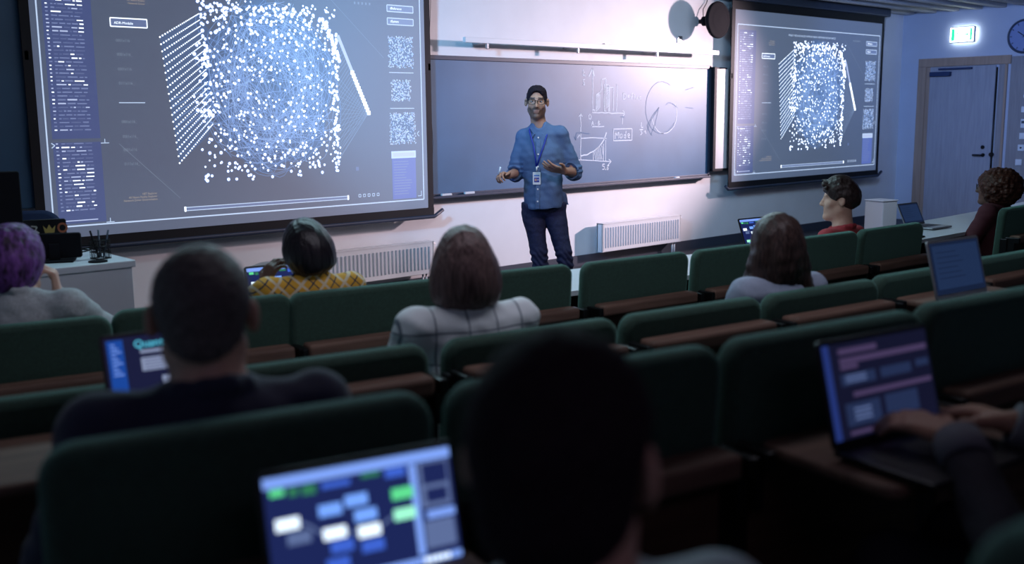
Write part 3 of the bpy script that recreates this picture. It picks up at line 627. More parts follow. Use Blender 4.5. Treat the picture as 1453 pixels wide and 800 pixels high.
def d_diag(F, W, H):
    F.rect(0, 0, W, H, 's_bg', 1); q = lambda a, b, c, d, m, l=2: F.rect(a * W, b * H, c * W, d * H, m, l)
    q(0, .91, 1, 1, 's_bar'); q(.02, .935, .97, .975, 's_white', 3) if False else None
    q(.03, .84, .10, .90, 's_green'); q(.12, .82, .17, .89, 's_dgreen'); q(.19, .81, .26, .89, 's_dgreen'); q(.29, .83, .36, .88, 's_blue'); q(.36, .83, .44, .88, 's_blue'); q(.50, .86, .60, .90, 's_dgreen'); q(.63, .82, .74, .90, 's_blue')
    for a, b, m in ((.04, .55, 's_white'), (.09, .42, 's_grey'), (.26, .60, 's_lblue'), (.27, .40, 's_white'), (.30, .28, 's_blue'), (.40, .64, 's_lblue'), (.44, .50, 's_lblue'), (.45, .36, 's_white'), (.46, .23, 's_blue'), (.65, .62, 's_green'), (.65, .44, 's_mint'), (.27, .14, 's_blue'), (.06, .08, 's_mint')): q(a, b, a + .12, b + .10, m, 3)
    for p in ([(.16, .60), (.21, .55), (.27, .45)], [(.39, .45), (.42, .42), (.45, .41)], [(.57, .42), (.61, .46), (.65, .49)]): F.line([(a * W, b * H) for a, b in p], .0035, 's_grey', 2)
    q(.76, .10, .80, .9, 's_bar', 2); q(.81, .5, .98, .9, 's_grey', 2); q(.83, .70, .97, .88, 's_bg', 3); q(.83, .40, .99, .47, 's_bar', 3); q(.81, .14, .98, .38, 's_grey', 2); q(.84, .54, .96, .66, 's_bg', 3)
    q(.12, .02, 1, .08, 's_bar', 2)
    for k in range(5): F.disc((.44 + .025 * k) * W, .04 * H, .004, 's_white', 3); F.disc((.80 + .03 * k) * W, .05 * H, .004, 's_white', 3)
def d_quant(F, W, H):
    F.rect(0, 0, W, H, 'q_bg', 1); q = lambda a, b, c, d, m, l=2: F.rect(a * W, b * H, c * W, d * H, m, l)
    q(.02, .05, .14, .97, 'q_side'); F.text(.22 * W, .84 * H, 'Quantum Core', .026, 'q_cyan', 3)
    for k in range(9): q(.045, .90 - .05 * k, .08 + .02 * (k % 3), .915 - .05 * k, 's_bar', 3)
    q(.26, .76, .72, .80, 'q_card', 3); q(.26, .52, .64, .70, 'q_card', 2); q(.40, .27, .78, .43, 'q_card', 2)
    for k in range(4): q(.28, .54 + .04 * k, .58 - .04 * (k % 2), .555 + .04 * k, 'q_line', 3); q(.42, .29 + .035 * k, .70, .30 + .035 * k, 'q_line', 3)
    q(.05, .01, .98, .02, 'q_line')
def d_dim(F, W, H):
    F.rect(0, 0, W, H, 'r_bg', 1); q = lambda a, b, c, d, m, l=2: F.rect(a * W, b * H, c * W, d * H, m, l)
    q(0, 0, .06, 1, 'r_side')
    q(.14, .88, .50, .94, 'r_pink'); q(.14, .78, .98, .84, 'r_pink'); q(.14, .72, .30, .77, 'r_pink'); q(.13, .55, .45, .67, 'r_card'); q(.50, .56, .80, .67, 'r_card'); q(.85, .60, .98, .68, 'r_card'); q(.22, .42, .98, .47, 'r_pink'); q(.13, .12, .45, .36, 'r_card'); q(.5, .14, .82, .37, 'r_card'); q(.14, .03, .60, .07, 'r_pink')
    for k in range(3): q(.17, .58 + .03 * k, .36, .592 + .03 * k, 's_grey', 3); q(.2, .18 + .05 * k, .36, .2 + .05 * k, 's_grey', 3)
def d_plain(F, W, H):
    F.rect(0, 0, W, H, 'w_bg', 1); F.rect(.04 * W, .10 * H, .96 * W, .94 * H, 'w_hi', 2)
    for k in range(6): F.rect(.1 * W, (.8 - .1 * k) * H, (.5 + .06 * (k % 3)) * W, (.815 - .1 * k) * H, 'w_bg', 3)
laptop(.775, 1.165, .940, R(-13), R(15), .300, d_diag, 'dark laptop with blue and green flow diagram beside the nearest head', h=.192)
laptop(1.856, .955, .975, R(-10), R(15), .325, d_dim, 'dim laptop with a hand typing on it at the lower right')
laptop(.985, 2.27, .925, R(-9), R(20), .315, d_quant, 'laptop with a dark page in front of the cropped grey-haired man')
laptop(3.72, 1.66, .935, R(-7), R(15), .325, d_plain, 'silver laptop with a blank blue screen on the second row', mat='laptopgrey', h=.215)
laptop(2.31, 4.12, .75, R(-8), R(17), .32, d_diag, 'laptop in front of the girl in yellow plaid, its edge showing')
laptop(5.66, 3.86, .75, R(-7), R(22), .30, d_diag, 'laptop with blue diagram beyond the long-haired girl')
laptop(7.50, 3.74, .75, R(-3), R(26), .28, d_plain, 'small grey laptop near the boy in red, before the door', mat='laptopgrey')
small('tablet', slab(bmesh.new(), .26, .18, .008, .012, .003, M4=Matrix.Rotation(R(-90), 4, 'X')), M['plastic'], 'black tablet lying on the long white desk beside the end chair', 'tablet', loc=(6.80, 3.36, .751), rz=.1)
bm = bmesh.new(); slab(bm, .21, .297, .002, .003, .0008, M4=Matrix.Rotation(R(-90), 4, 'X')); small('paper_sheet', bm, M['paper'], 'white paper sheet on the long desk by the black tablet', 'paper', loc=(6.98, 3.45, .748), rz=.3)
t = empty('paper_stack', (10.10, 3.72, .746), .1, 'bright white papers on the long desk beyond the curly-haired woman', 'papers')
obj('top_sheet', B(-.15, .15, -.1, .1, .022, .028), M['paper'], t); obj('lower_sheets', B(-.16, .16, -.11, .11, 0, .021), M['paper'], t)

# ------------------------------------------------------------------ lecturer's white desk at the left with its things
t = empty('teacher_desk', (1.05, 5.35, 0), 0, 'white lecturer desk at the far left under the big screen', 'desk')
obj('desk_top', B(-1.0, .96, -.30, .36, .885, .92, bev=.004), M['whitedesk'], t)
obj('front_panel', B(-.98, .945, -.285, -.262, .0, .884, bev=.003), M['whitedesk'], t)
obj('side_panel', B(.92, .945, -.261, .34, 0, .884, bev=.003), M['whitedesk'], t)
obj('side_panel', B(-.98, -.955, -.261, .34, 0, .884, bev=.003), M['whitedesk'], t)
def monitor(x, y, z, rz, w, h, label, zo=.035):
    t = empty('monitor', (x, y, z), rz, label, 'monitor')
    bm = bmesh.new(); slab(bm, w, h, .03, .012, .006, M4=Matrix.Translation((0, 0, zo))); obj('casing', bm, M['plastic'], t)
    obj('display', B(-w / 2 + .012, w / 2 - .012, .0145, .017, zo + .015, zo + h - .015), M['black'], t)
    bm = B(-.09, .09, -.07, .07, 0, .010, bev=.004); box(bm, -.025, .025, -.03, -.01, .008, zo + h * .6, bev=.004); obj('stand', bm, M['plastic'], t)
monitor(1.70, 5.28, .921, R(-26), .25, .125, 'small black monitor turned away, in front of the stickered laptop', zo=.016)
t = monitor(1.30, 5.30, .921, R(-8), .52, .42, 'tall dark monitor cut off by the left picture edge')
# stickered laptop seen from behind
t = empty('laptop', (1.68, 5.52, .921), R(163), 'laptop with colourful stickers on its lid, standing on the lecturer desk', 'laptop', 'open laptops in the hall')
obj('base', B(-.15, .15, -.15, 0, 0, .012, bev=.004), M['laptop'], t)
bm = bmesh.new(); slab(bm, .31, .190, .008, .012, .002, n=4, M4=Matrix.Translation((0, 0, .012)) @ Matrix.Rotation(R(-14), 4, 'X')); obj('lid', bm, M['laptop'], t)
M['st_a'] = plain('sticker_pale', (.55, .55, .5), .6); M['st_y'] = plain('sticker_yellow', (.55, .42, .12), .6); M['st_r'] = plain('sticker_orange', (.50, .16, .08), .6); M['st_b'] = plain('sticker_blue', (.12, .25, .6), .6)
F = Flat(.0008)
F.poly([(.06, .13), (.11, .13), (.118, .17), (.10, .15), (.085, .175), (.07, .15), (.052, .17)], 'st_y', 1); F.disc(.02 + .135, .155, .028, 'st_r', 1, 16); F.disc(.155, .155, .017, 'laptop', 2, 12)
F.line([(-.01, .17), (.02, .165), (.01, .145), (.03, .13), (.01, .11), (-.02, .12)], .008, 'st_a', 1); F.disc(-.07, .15, .022, 'st_b', 1, 14); F.disc(.14, .08, .022, 'st_y', 1, 14); F.poly([(.05, .06), (.10, .06), (.105, .10), (.085, .085), (.06, .105)], 'st_a', 1); F.disc(-.02, .06, .02, 'st_a', 1, 12); F.disc(-.11, .08, .02, 'st_r', 1, 12)
o = F.build('stickers', t); o.matrix_local = Matrix.Translation((0, 0, .012)) @ Matrix.Rotation(R(-14), 4, 'X') @ Matrix.Translation((0, .0045, -.012)) @ Matrix.Rotation(PI, 4, 'Z') @ Matrix.Diagonal((.88, 1, 1, 1))
t = empty('pen_holder', (1.90, 5.22, .921), .2, 'black wire pen cup with pens on the lecturer desk corner', 'pen holder')
bm = bmesh.new()
for z in (.003, .035, .065, .095):
    tube(bm, [(-.035, -.035, z), (.035, -.035, z), (.035, .035, z), (-.035, .035, z)], .003, n=5, closed=True)
for k in range(8):
    for sx, sy in ((1, 0), (-1, 0), (0, 1), (0, -1)):
        q = -.035 + .01 * k; p = (.035 * sx if sx else q, .035 * sy if sy else q); tube(bm, [(*p, .0), (*p, .095)], .0016, n=4)
obj('cup', bm, M['metal'], t)
for k, (x, y, tx, ty) in enumerate(((-.01, 0, -.03, .01), (.0, .01, .005, .01), (.01, -.01, .03, -.01))): small('pen', T(None, [(x, y, .006), (x + tx, y + ty, .145)], .005, n=8), M['navy' if k else 'plastic'], ('pen leaning to the left in the wire cup', 'upright pen in the middle of the wire cup', 'pen leaning to the right in the wire cup')[k], 'pen', 'pens in the wire cup', loc=(1.90, 5.22, .92))
small('cable_coil', T(None, [(.0 + .07 * math.cos(a) * (1 + .1 * k % 3), .04 * math.sin(a), .006 + .002 * k) for k, a in enumerate([R(40 * q) for q in range(22)])], .004, n=5), M['plastic'], 'coiled black cable between monitor and pen cup', 'cable', loc=(1.79, 5.42, .921))
small('coaster', cyl(bmesh.new(), (0, 0, .003), (0, 0, 1), .045, .006, 20), M['plastic'], 'flat black puck in front of the wire pen cup', 'coaster', loc=(1.845, 5.11, .921))
t = empty('office_chair', (2.02, 6.75, 0), R(150), 'dark blue office chair behind the lecturer desk', 'office chair')
bm = bmesh.new(); slab(bm, .42, .50, .06, .12, .02, M4=Matrix.Translation((0, 0, .56))); obj('backrest', bm, M['chairblue'], t)
bm = bmesh.new(); slab(bm, .46, .44, .08, .1, .02, M4=Matrix.Translation((0, -.02, .46)) @ Matrix.Rotation(R(90), 4, 'X')); obj('seat', bm, M['chairblue'], t)
bm = T(None, [(0, -.22, .06), (0, -.22, .44)], .025); tube(bm, [(0, -.15, .42), (0, .04, .42), (0, .05, .7)], .02)
for k in range(5): tube(bm, [(0, -.22, .08), (.28 * math.cos(k * 1.2566), -.22 + .28 * math.sin(k * 1.2566), .035)], [.022, .014])
obj('base', bm, M['metal'], t)
t = empty('bin_cabinet', (11.02, 5.8, 0), R(-12), 'low white cabinet standing before the wall under the far screen', 'cabinet')
obj('body', B(-.12, .12, 0, .26, .03, .60, bev=.012), M['white'], t); obj('lid', B(-.13, .13, -.01, .27, .601, .615, bev=.008), M['white'], t); obj('plinth', B(-.10, .10, .02, .24, 0, .03), M['black'], t)

# ------------------------------------------------------------------ organic surfaces: a distance field meshed as ONE continuous surface
def smin(a, b, k):
    if k <= 0: return np.minimum(a, b)
    h = np.maximum(k - np.abs(a - b), 0) / k
    return np.minimum(a, b) - h * h * k * .25
class Field:
    def __init__(s, lo, hi, h):
        s.lo = np.array(lo, float); s.h = h; n = np.ceil((np.array(hi) - s.lo) / h).astype(int) + 1
        s.n = n; s.F = np.full(n, 9.0, np.float32); s.ax = [s.lo[i] + h * np.arange(n[i]) for i in range(3)]
    def region(s, lo, hi):
        i0 = np.clip(np.floor((lo - s.lo) / s.h).astype(int), 0, s.n); i1 = np.clip(np.ceil((hi - s.lo) / s.h).astype(int) + 1, 0, s.n)
        sl = tuple(slice(a, b) for a, b in zip(i0, i1))
        X_, Y_, Z_ = np.meshgrid(*[s.ax[i][sl[i]] for i in range(3)], indexing='ij', sparse=True)
        return sl, X_, Y_, Z_
    def _apply(s, sl, d, k, op):
        a = s.F[sl]; d = d.astype(np.float32)
        if op == 'u': s.F[sl] = smin(a, d, k)
        elif op == 's': s.F[sl] = -smin(-a, d, k)
    def cap(s, a, b, ra, rb=None, k=.02, fr=None, op='u'):
        rb = ra if rb is None else rb
        a = tf(fr, a); b = tf(fr, b); m = max(ra, rb) + max(k, .03) + .02
        sl, X_, Y_, Z_ = s.region(np.minimum(a, b) - m, np.maximum(a, b) + m)
        if s.F[sl].size == 0: return s
        ba = b - a; L = ba @ ba + 1e-9; px, py, pz = X_ - a[0], Y_ - a[1], Z_ - a[2]
        h = np.clip((px * ba[0] + py * ba[1] + pz * ba[2]) / L, 0, 1)
        d = np.sqrt((px - ba[0] * h) ** 2 + (py - ba[1] * h) ** 2 + (pz - ba[2] * h) ** 2) - (ra + (rb - ra) * h)
        s._apply(sl, d, k, op); return s
    def ell(s, c, r, k=.02, fr=None, op='u', rot=None):
        c = tf(fr, c); Rm = (fr[0] if fr else np.eye(3))
        if rot is not None: Rm = Rm @ rot
        m = max(r) + max(k, .03) + .02
        sl, X_, Y_, Z_ = s.region(c - m, c + m)
        if s.F[sl].size == 0: return s
        p = [X_ - c[0], Y_ - c[1], Z_ - c[2]]
        q = [p[0] * Rm[0, j] + p[1] * Rm[1, j] + p[2] * Rm[2, j] for j in range(3)]
        k0 = np.sqrt(sum((q[j] / r[j]) ** 2 for j in range(3))); k1 = np.sqrt(sum((q[j] / r[j] ** 2) ** 2 for j in range(3))) + 1e-6
        s._apply(sl, k0 * (k0 - 1) / k1, k, op); return s
    def cut(s, p, n, fr=None, k=.004):
        """remove everything on the side n points to, beyond point p"""
        p = tf(fr, p); n = np.array(n, float); n = n / np.linalg.norm(n)
        if fr: n = fr[0] @ n
        X_, Y_, Z_ = np.meshgrid(*s.ax, indexing='ij', sparse=True)
        d = ((X_ - p[0]) * n[0] + (Y_ - p[1]) * n[1] + (Z_ - p[2]) * n[2]).astype(np.float32)
        s.F = -smin(-s.F, -d, k); return s
    def mesh(s, name, disp=None):
        F = s.F; In = F < 0; nx, ny, nz = s.n
        cs = [In[dx:nx - 1 + dx, dy:ny - 1 + dy, dz:nz - 1 + dz] for dx in (0, 1) for dy in (0, 1) for dz in (0, 1)]
        cnt = sum(c.astype(np.int8) for c in cs); act = (cnt > 0) & (cnt < 8); idx = np.argwhere(act)
        vid = np.full(act.shape, -1, np.int32); vid[act] = np.arange(len(idx))
        i, j, k = idx.T; acc = np.zeros((len(idx), 3)); num = np.zeros(len(idx))
        co = [(a, b, c) for a in (0, 1) for b in (0, 1) for c in (0, 1)]
        vals = {c: F[i + c[0], j + c[1], k + c[2]] for c in co}
        for a in co:
            for ax in range(3):
                if a[ax]: continue
                b = list(a); b[ax] = 1; b = tuple(b); va, vb = vals[a], vals[b]; m = (va < 0) != (vb < 0)
                t = np.where(m, va / np.where(m, va - vb, 1), 0)
                for q in range(3): acc[:, q] += np.where(m, a[q] + (t if q == ax else 0), 0)
                num += m
        P = s.lo + s.h * (idx + acc / num[:, None])
        faces = []
        for ax in range(3):
            o1, o2 = [q for q in range(3) if q != ax]
            sl0 = [slice(None)] * 3; sl1 = [slice(None)] * 3; sl0[ax] = slice(0, -1); sl1[ax] = slice(1, None)
            A, Bq = In[tuple(sl0)], In[tuple(sl1)]; e = np.argwhere(A != Bq)
            e = e[(e[:, o1] > 0) & (e[:, o2] > 0) & (e[:, o1] < s.n[o1] - 1) & (e[:, o2] < s.n[o2] - 1)]
            ins = A[tuple(e.T)]
            def V(d1, d2): q = e.copy(); q[:, o1] -= d1; q[:, o2] -= d2; return vid[tuple(q.T)]
            quad = np.stack([V(1, 1), V(0, 1), V(0, 0), V(1, 0)], 1)
            flip = ins if ax != 1 else ~ins
            quad[~flip] = quad[~flip][:, ::-1]; faces.append(quad)
        Q = np.concatenate(faces); Q = Q[(Q >= 0).all(1)]
        # even the grid out a little
        Pn = np.zeros_like(P); cn = np.zeros(len(P))
        for a in range(4):
            for b in (1, 3): np.add.at(Pn, Q[:, a], P[Q[:, (a + b) % 4]]); np.add.at(cn, Q[:, a], 1)
        P = P * .5 + Pn / np.maximum(cn, 1)[:, None] * .5
        if disp is not None:
            nr = np.zeros_like(P); fn = np.cross(P[Q[:, 2]] - P[Q[:, 0]], P[Q[:, 3]] - P[Q[:, 1]])
            for a in range(4): np.add.at(nr, Q[:, a], fn)
            nr /= np.linalg.norm(nr, axis=1)[:, None] + 1e-12; P = P + nr * disp(P)[:, None]
        me = bpy.data.meshes.new(name); me.vertices.add(len(P)); me.vertices.foreach_set('co', P.astype(np.float32).ravel())
        me.loops.add(len(Q) * 4); me.loops.foreach_set('vertex_index', Q.astype(np.int32).ravel()); me.polygons.add(len(Q)); me.polygons.foreach_set('loop_start', np.arange(0, len(Q) * 4, 4, dtype=np.int32))
        me.update(calc_edges=True); me.validate(); me.polygons.foreach_set('use_smooth', np.ones(len(me.polygons), bool))
        return me
def tf(fr, p):
    p = np.array(p, float); return p if fr is None else fr[0] @ p + fr[1]
def frame(c, yawd=0, pitchd=0, rolld=0, s=1.0):
    """head frame: +y is where the face looks; yaw clockwise from local +y, pitch down positive"""
    a, b, c_ = R(-yawd), R(-pitchd), R(rolld)
    Rz = np.array([[math.cos(a), -math.sin(a), 0], [math.sin(a), math.cos(a), 0], [0, 0, 1]])
    Rx = np.array([[1, 0, 0], [0, math.cos(b), -math.sin(b)], [0, math.sin(b), math.cos(b)]])
    Ry = np.array([[math.cos(c_), 0, math.sin(c_)], [0, 1, 0], [-math.sin(c_), 0, math.cos(c_)]])
    return (Rz @ Rx @ Ry, np.array(c, float))
_K = [(rng.normal(size=3), rng.uniform(0, 6.28)) for _ in range(14)]
def wob(P, f, st=(1, 1, 1), n=14):
    Q = P * np.array(st) * f; return sum(np.sin(Q @ k + p) for k, p in _K[:n]) / math.sqrt(n)
def disp_cloth(a=.004, f=22): return lambda P: a * wob(P, f, (1, 1, .55)) + a * .4 * wob(P + 3, f * 2.6)
def disp_hair(fr, a, f, st): return lambda P: a * wob((P - fr[1]) @ fr[0], f, st) + a * .5 * wob((P - fr[1]) @ fr[0] + 1.3, f * 2.3, st)
def head(F, fr, s=1.0):
    e = lambda c, r, **k: F.ell(np.array(c) * s, np.array(r) * s, fr=fr, **k)
    c = lambda a, b, ra, rb=None, **k: F.cap(np.array(a) * s, np.array(b) * s, ra * s, None if rb is None else rb * s, fr=fr, **k)
    e((0, -.012, .032), (.074, .093, .084), k=.01); e((0, .022, -.035), (.055, .068, .078), k=.03)
    for q in (-1, 1):
        c((q * .048, -.005, -.055), (q * .010, .064, -.1), .018, .018, k=.03); e((q * .038, .056, -.02), (.024, .022, .022), k=.02)
    c((-.035, .074, .034), (.035, .074, .034), .011, k=.018)
    for q in (-1, 1): e((q * .031, .094, .013), (.017, .014, .012), k=.012, op='s')
    c((0, .084, .02), (0, .104, -.022), .007, .0125, k=.012)
    for q in (-1, 1): e((q * .010, .094, -.026), (.009, .010, .007), k=.006)
    c((-.019, .082, -.056), (.019, .082, -.056), .0065, k=.006); c((-.016, .082, -.068), (.016, .082, -.068), .008, k=.006)
    for q in (-1, 1):
        e((q * .081, -.012, .0), (.009, .021, .031), k=.006, rot=rotz(q * 24)); e((q * .088, -.004, .004), (.006, .009, .015), k=.006, op='s')
    e((0, .075, -.1), (.02, .018, .017), k=.015)
def rotz(d): a = R(d); return np.array([[math.cos(a), -math.sin(a), 0], [math.sin(a), math.cos(a), 0], [0, 0, 1]])
def hand(F, w, d, n, curl=.5, spread=.02, thumb=1, s=1.0, tcurl=.4, kk=.0035):
    """w wrist, d direction of the knuckles, n normal out of the back of the hand; thumb = +1/-1 side"""
    w = np.array(w, float); d = np.array(d, float); d /= np.linalg.norm(d); n = np.array(n, float); n -= d * (n @ d); n /= np.linalg.norm(n); sd = np.cross(n, d) * thumb
    for i, (o, L) in enumerate(((.028, .9), (.009, 1.0), (-.010, .94), (-.028, .76))):
        kn = w + d * (.085 + (.004 if i in (1, 2) else -.004)) * s + sd * o * s; F.cap(w + sd * o * .55 * s + d * .01, kn, .013 * s, .0105 * s, k=.012)
        p = kn; dd = d + sd * spread * (1.5 - i) ; dd /= np.linalg.norm(dd); a = 0
        for j, l in enumerate((.042, .026, .020)):
            a += curl * (1.0, 1.15, .8)[j]; v = dd * math.cos(a) - n * math.sin(a); q = p + v * l * L * s
            F.cap(p, q, (.0098, .0088, .0078)[j] * s, (.0088, .0078, .0068)[j] * s, k=kk); p = q
    p = w + sd * .022 * s + d * .018 * s; v = (d * .62 + sd * .75 - n * .15); v /= np.linalg.norm(v); q = p + v * .040 * s; F.cap(p, q, .015 * s, .0115 * s, k=.012)
    v2 = d * .85 + sd * (.5 - tcurl) - n * tcurl; v2 /= np.linalg.norm(v2); r_ = q + v2 * .030 * s; F.cap(q, r_, .0108 * s, .0095 * s, k=.005); v3 = d * .9 + sd * (.2 - tcurl) - n * tcurl; v3 /= np.linalg.norm(v3); F.cap(r_, r_ + v3 * .024 * s, .0095 * s, .008 * s, k=.004)

def person(loc, rz, label, h, hd, shirt, hair, skin='skin', hyaw=0, hpitch=0, hroll=0, hoff=(0, .03), w=1.0, armL=None, armR=None, trousers='trouser', vox=.0075, hands=(), group=None, sleeve=1.0, hs=1.0, lean=0, cuff=None, collar=True, drop=0):
    """seated figure; local +y faces forward, origin on the tier under the hips; h = crown height above it"""
    t = empty('person', loc, rz, label, 'person', group)
    hc = np.array([hoff[0], hoff[1] + lean, h - .116 * hs]); fr = frame(hc, hyaw, hpitch, hroll)
    zs = h - .290 - drop; sh = [np.array([q * .178 * w, lean * .8, zs]) for q in (-1, 1)]; zh = .50; knee = [np.array([q * .12, .46, .50]) for q in (-1, 1)]; ank = [np.array([q * .13, .44, .09]) for q in (-1, 1)]
    nb = np.array([hoff[0] * .4, lean * .9 - .005, zs + .028])
    dflt = [(np.array([q * .255 * w, .12 + lean, zs - .25]), np.array([q * .12, .34 + lean, .60])) for q in (-1, 1)]
    arms = [tuple(np.array(p, float) for p in (a or dflt[i])) for i, a in enumerate((armL, armR))]
    lo = (-.45, -.25, -.02); hi = (.45, .72, h + .06)
    pts = [p for a in arms for p in a]; lo = np.minimum(lo, np.min(pts, 0) - .2); hi = np.maximum(hi, np.max(pts, 0) + .2)
    # body
    F = Field(lo, hi, vox); head(F, fr, hs)
    F.cap(hc + fr[0] @ np.array([0, -.02, -.06]), nb, .056 * hs, .062, k=.03)
    F.ell((0, lean * .7, zs - .12), (.15 * w, .095, .17), k=.05); F.ell((0, lean * .3, zh + .12), (.135 * w, .10, .20), k=.05); F.cap(sh[0], sh[1], .045, k=.04); F.cap(nb, (sh[0] + sh[1]) / 2, .06, .07, k=.04)
    for i in (0, 1):
        q = (-1, 1)[i]; el, wr = arms[i]; F.cap(sh[i], el, .043, .036, k=.03); F.cap(el, wr, .036, .026, k=.012)
        hip = np.array([q * .09, .02, zh]); F.cap(hip, knee[i], .075, .052, k=.04); F.cap(knee[i], ank[i], .048, .034, k=.02); F.cap(ank[i] + (0, -.03, -.05), ank[i] + (q * .02, .16, -.06), .036, .03, k=.02)
        d = wr - el; d /= np.linalg.norm(d); hp = hands[i] if i < len(hands) and hands[i] else dict(n=(0, -.25, 1), curl=.45)
        hp = dict(hp); dd = hp.pop('d', d); hand(F, wr, dd, hp.pop('n'), thumb=hp.pop('thumb', q), **hp)
    body = link('body', F.mesh('body'), M[skin], t)
    # shirt
    F = Field(lo, hi, vox); F.ell((0, lean * .7 - .005, zs - .12), (.178 * w, .118, .19), k=.05); F.ell((0, lean * .3, zh + .12), (.160 * w, .122, .22), k=.05); F.cap(sh[0], sh[1], .062, k=.05); F.cap(nb + (0, -.004, -.02), (sh[0] + sh[1]) / 2, .066, .09, k=.05)
    for i in (0, 1):
        el, wr = arms[i]; F.cap(sh[i], el, .062, .054, k=.035); e2 = el + (wr - el) * sleeve
        if sleeve > .05: F.cap(el, e2, .054, .040, k=.02)
    F.cut((0, 0, zh - .06), (0, 0, -1))
    if collar:
        for k in range(10):
            a0, a1 = 2 * PI * k / 10, 2 * PI * (k + 1) / 10; c0 = nb + (0, 0, .022); F.cap(c0 + np.array([.064 * math.cos(a0), .064 * math.sin(a0), .010 - .018 * math.sin(a0)]), c0 + np.array([.064 * math.cos(a1), .064 * math.sin(a1), .010 - .018 * math.sin(a1)]), .013, k=.012)
    if sleeve > .05:
        for i in (0, 1): el, wr = arms[i]; d = (wr - el); d /= np.linalg.norm(d); F.cut(tuple(el + (wr - el) * sleeve), tuple(d)) if False else None
    link('shirt', F.mesh('shirt', disp_cloth()), M[shirt], t)
    if cuff:
        for i in (0, 1):
            el, wr = arms[i]; d = wr - el; d /= np.linalg.norm(d); obj('cuff', T(None, [wr - d * .06, wr - d * .03, wr + d * .002], [.046, .047, .043], n=16), M[cuff], t)
    F = Field(lo, (hi[0], hi[1], zh + .12), vox); F.ell((0, 0, zh), (.165, .13, .10), k=.04)
    for i in (0, 1): q = (-1, 1)[i]; F.cap((q * .09, .02, zh), knee[i], .092, .070, k=.04); F.cap(knee[i], ank[i] + (0, 0, .02), .066, .055, k=.03)
    F.cut((0, 0, .09), (0, 0, -1)); link('trousers', F.mesh('trousers', disp_cloth(.003)), M[trousers], t)
    for i in (0, 1):
        F = Field(ank[i] - (.09, .12, .1), ank[i] + (.09, .28, .06), .008); F.cap(ank[i] + (0, -.035, -.045), ank[i] + (0, .16, -.055), .046, .038, k=.02); F.cap(ank[i] + (0, -.03, -.04), ank[i] + (0, -.02, .01), .045, k=.02); F.cut(ank[i] + (0, 0, -.088), (0, 0, -1)); link('shoe', F.mesh('shoe'), M['shoe'], t)
    hair(t, fr, hs)
    return t, fr
def H_field(fr, vox, r=.2, dn=.2, up=.2): return Field(fr[1] - (r, r, dn), fr[1] + (r, r, up), vox)
def hair_crop(mat, t_=.008, vox=.004, nape=-.062, a=.0012, top=0):
    def f(t, fr, s):
        F = H_field(fr, vox); F.ell((0, -.014 * s, .034 * s), ((.074 * s + t_), (.093 * s + t_), (.084 * s + t_ + top)), k=0, fr=fr)
        F.ell((0, -.03 * s, -.03 * s), (.062 * s + t_, .07 * s + t_, .06 * s + t_), k=.02, fr=fr)
        F.cut((0, -.1, nape), (0, .78, -1), fr=fr, k=.01)
        for q in (-1, 1): F.ell((q * .092 * s, -.004, -.008), (.03, .032, .044), k=.008, fr=fr, op='s')
        link('hair', F.mesh('hair', disp_hair(fr, a, 260, (1, 1, 1))), M[mat], t)
    return f
def hair_bob(mat, w=.103, bot=-.125, lowr=.10, vox=.005, skew=0, st=(1, 1, .12), back=-.035, dep=.1, zc=-.045, top=.088):
    def f(t, fr, s):
        F = H_field(fr, vox); F.ell((0, -.014, .036), (top, .104, .094), k=0, fr=fr); F.ell((skew * .5, back, zc), (w, dep, lowr), k=.06, fr=fr); F.ell((0, -.02, -.01), (.093, .1, .08), k=.04, fr=fr)
        F.cut((0, 0, bot), (skew * 4, 0, -1), fr=fr, k=.035)
        F.ell((0, .13, -.04), (.062, .085, .10), k=.02, fr=fr, op='s'); F.ell((0, .0, -.09), (.062, .07, .075), k=.01, fr=fr, op='s')
        link('hair', F.mesh('hair', disp_hair(fr, .0016, 130, st)), M[mat], t)
    return f
def hair_long(mat, vox=.005):
    def f(t, fr, s):
        F = Field(fr[1] - (.24, .24, .36), fr[1] + (.24, .2, .2), vox); F.ell((0, -.014, .036), (.090, .108, .094), k=0, fr=fr)
        F.ell((0, -.04, -.06), (.096, .095, .13), k=.06, fr=fr)
        for x0, x1, z1, y1 in ((-.05, -.15, -.27, -.07), (.05, .15, -.25, -.05), (-.02, -.05, -.29, -.105), (.025, .06, -.28, -.10), (-.065, -.12, -.22, .02), (.065, .13, -.20, .02)):
            p = np.array([x0, -.04, -.05]); 
            for k in range(6):
                u = (k + 1) / 6; q = np.array([x0 + (x1 - x0) * u + .010 * math.sin(9 * u + 20 * x0), -.04 + (y1 + .04) * u, -.05 + (z1 + .05) * u]); F.cap(p, q, .046 - .004 * k, .042 - .004 * k, k=.02, fr=fr); p = q
        F.ell((0, .135, -.05), (.062, .08, .12), k=.02, fr=fr, op='s')
        link('hair', F.mesh('hair', disp_hair(fr, .0030, 75, (1, 1, .30))), M[mat], t)
    return f
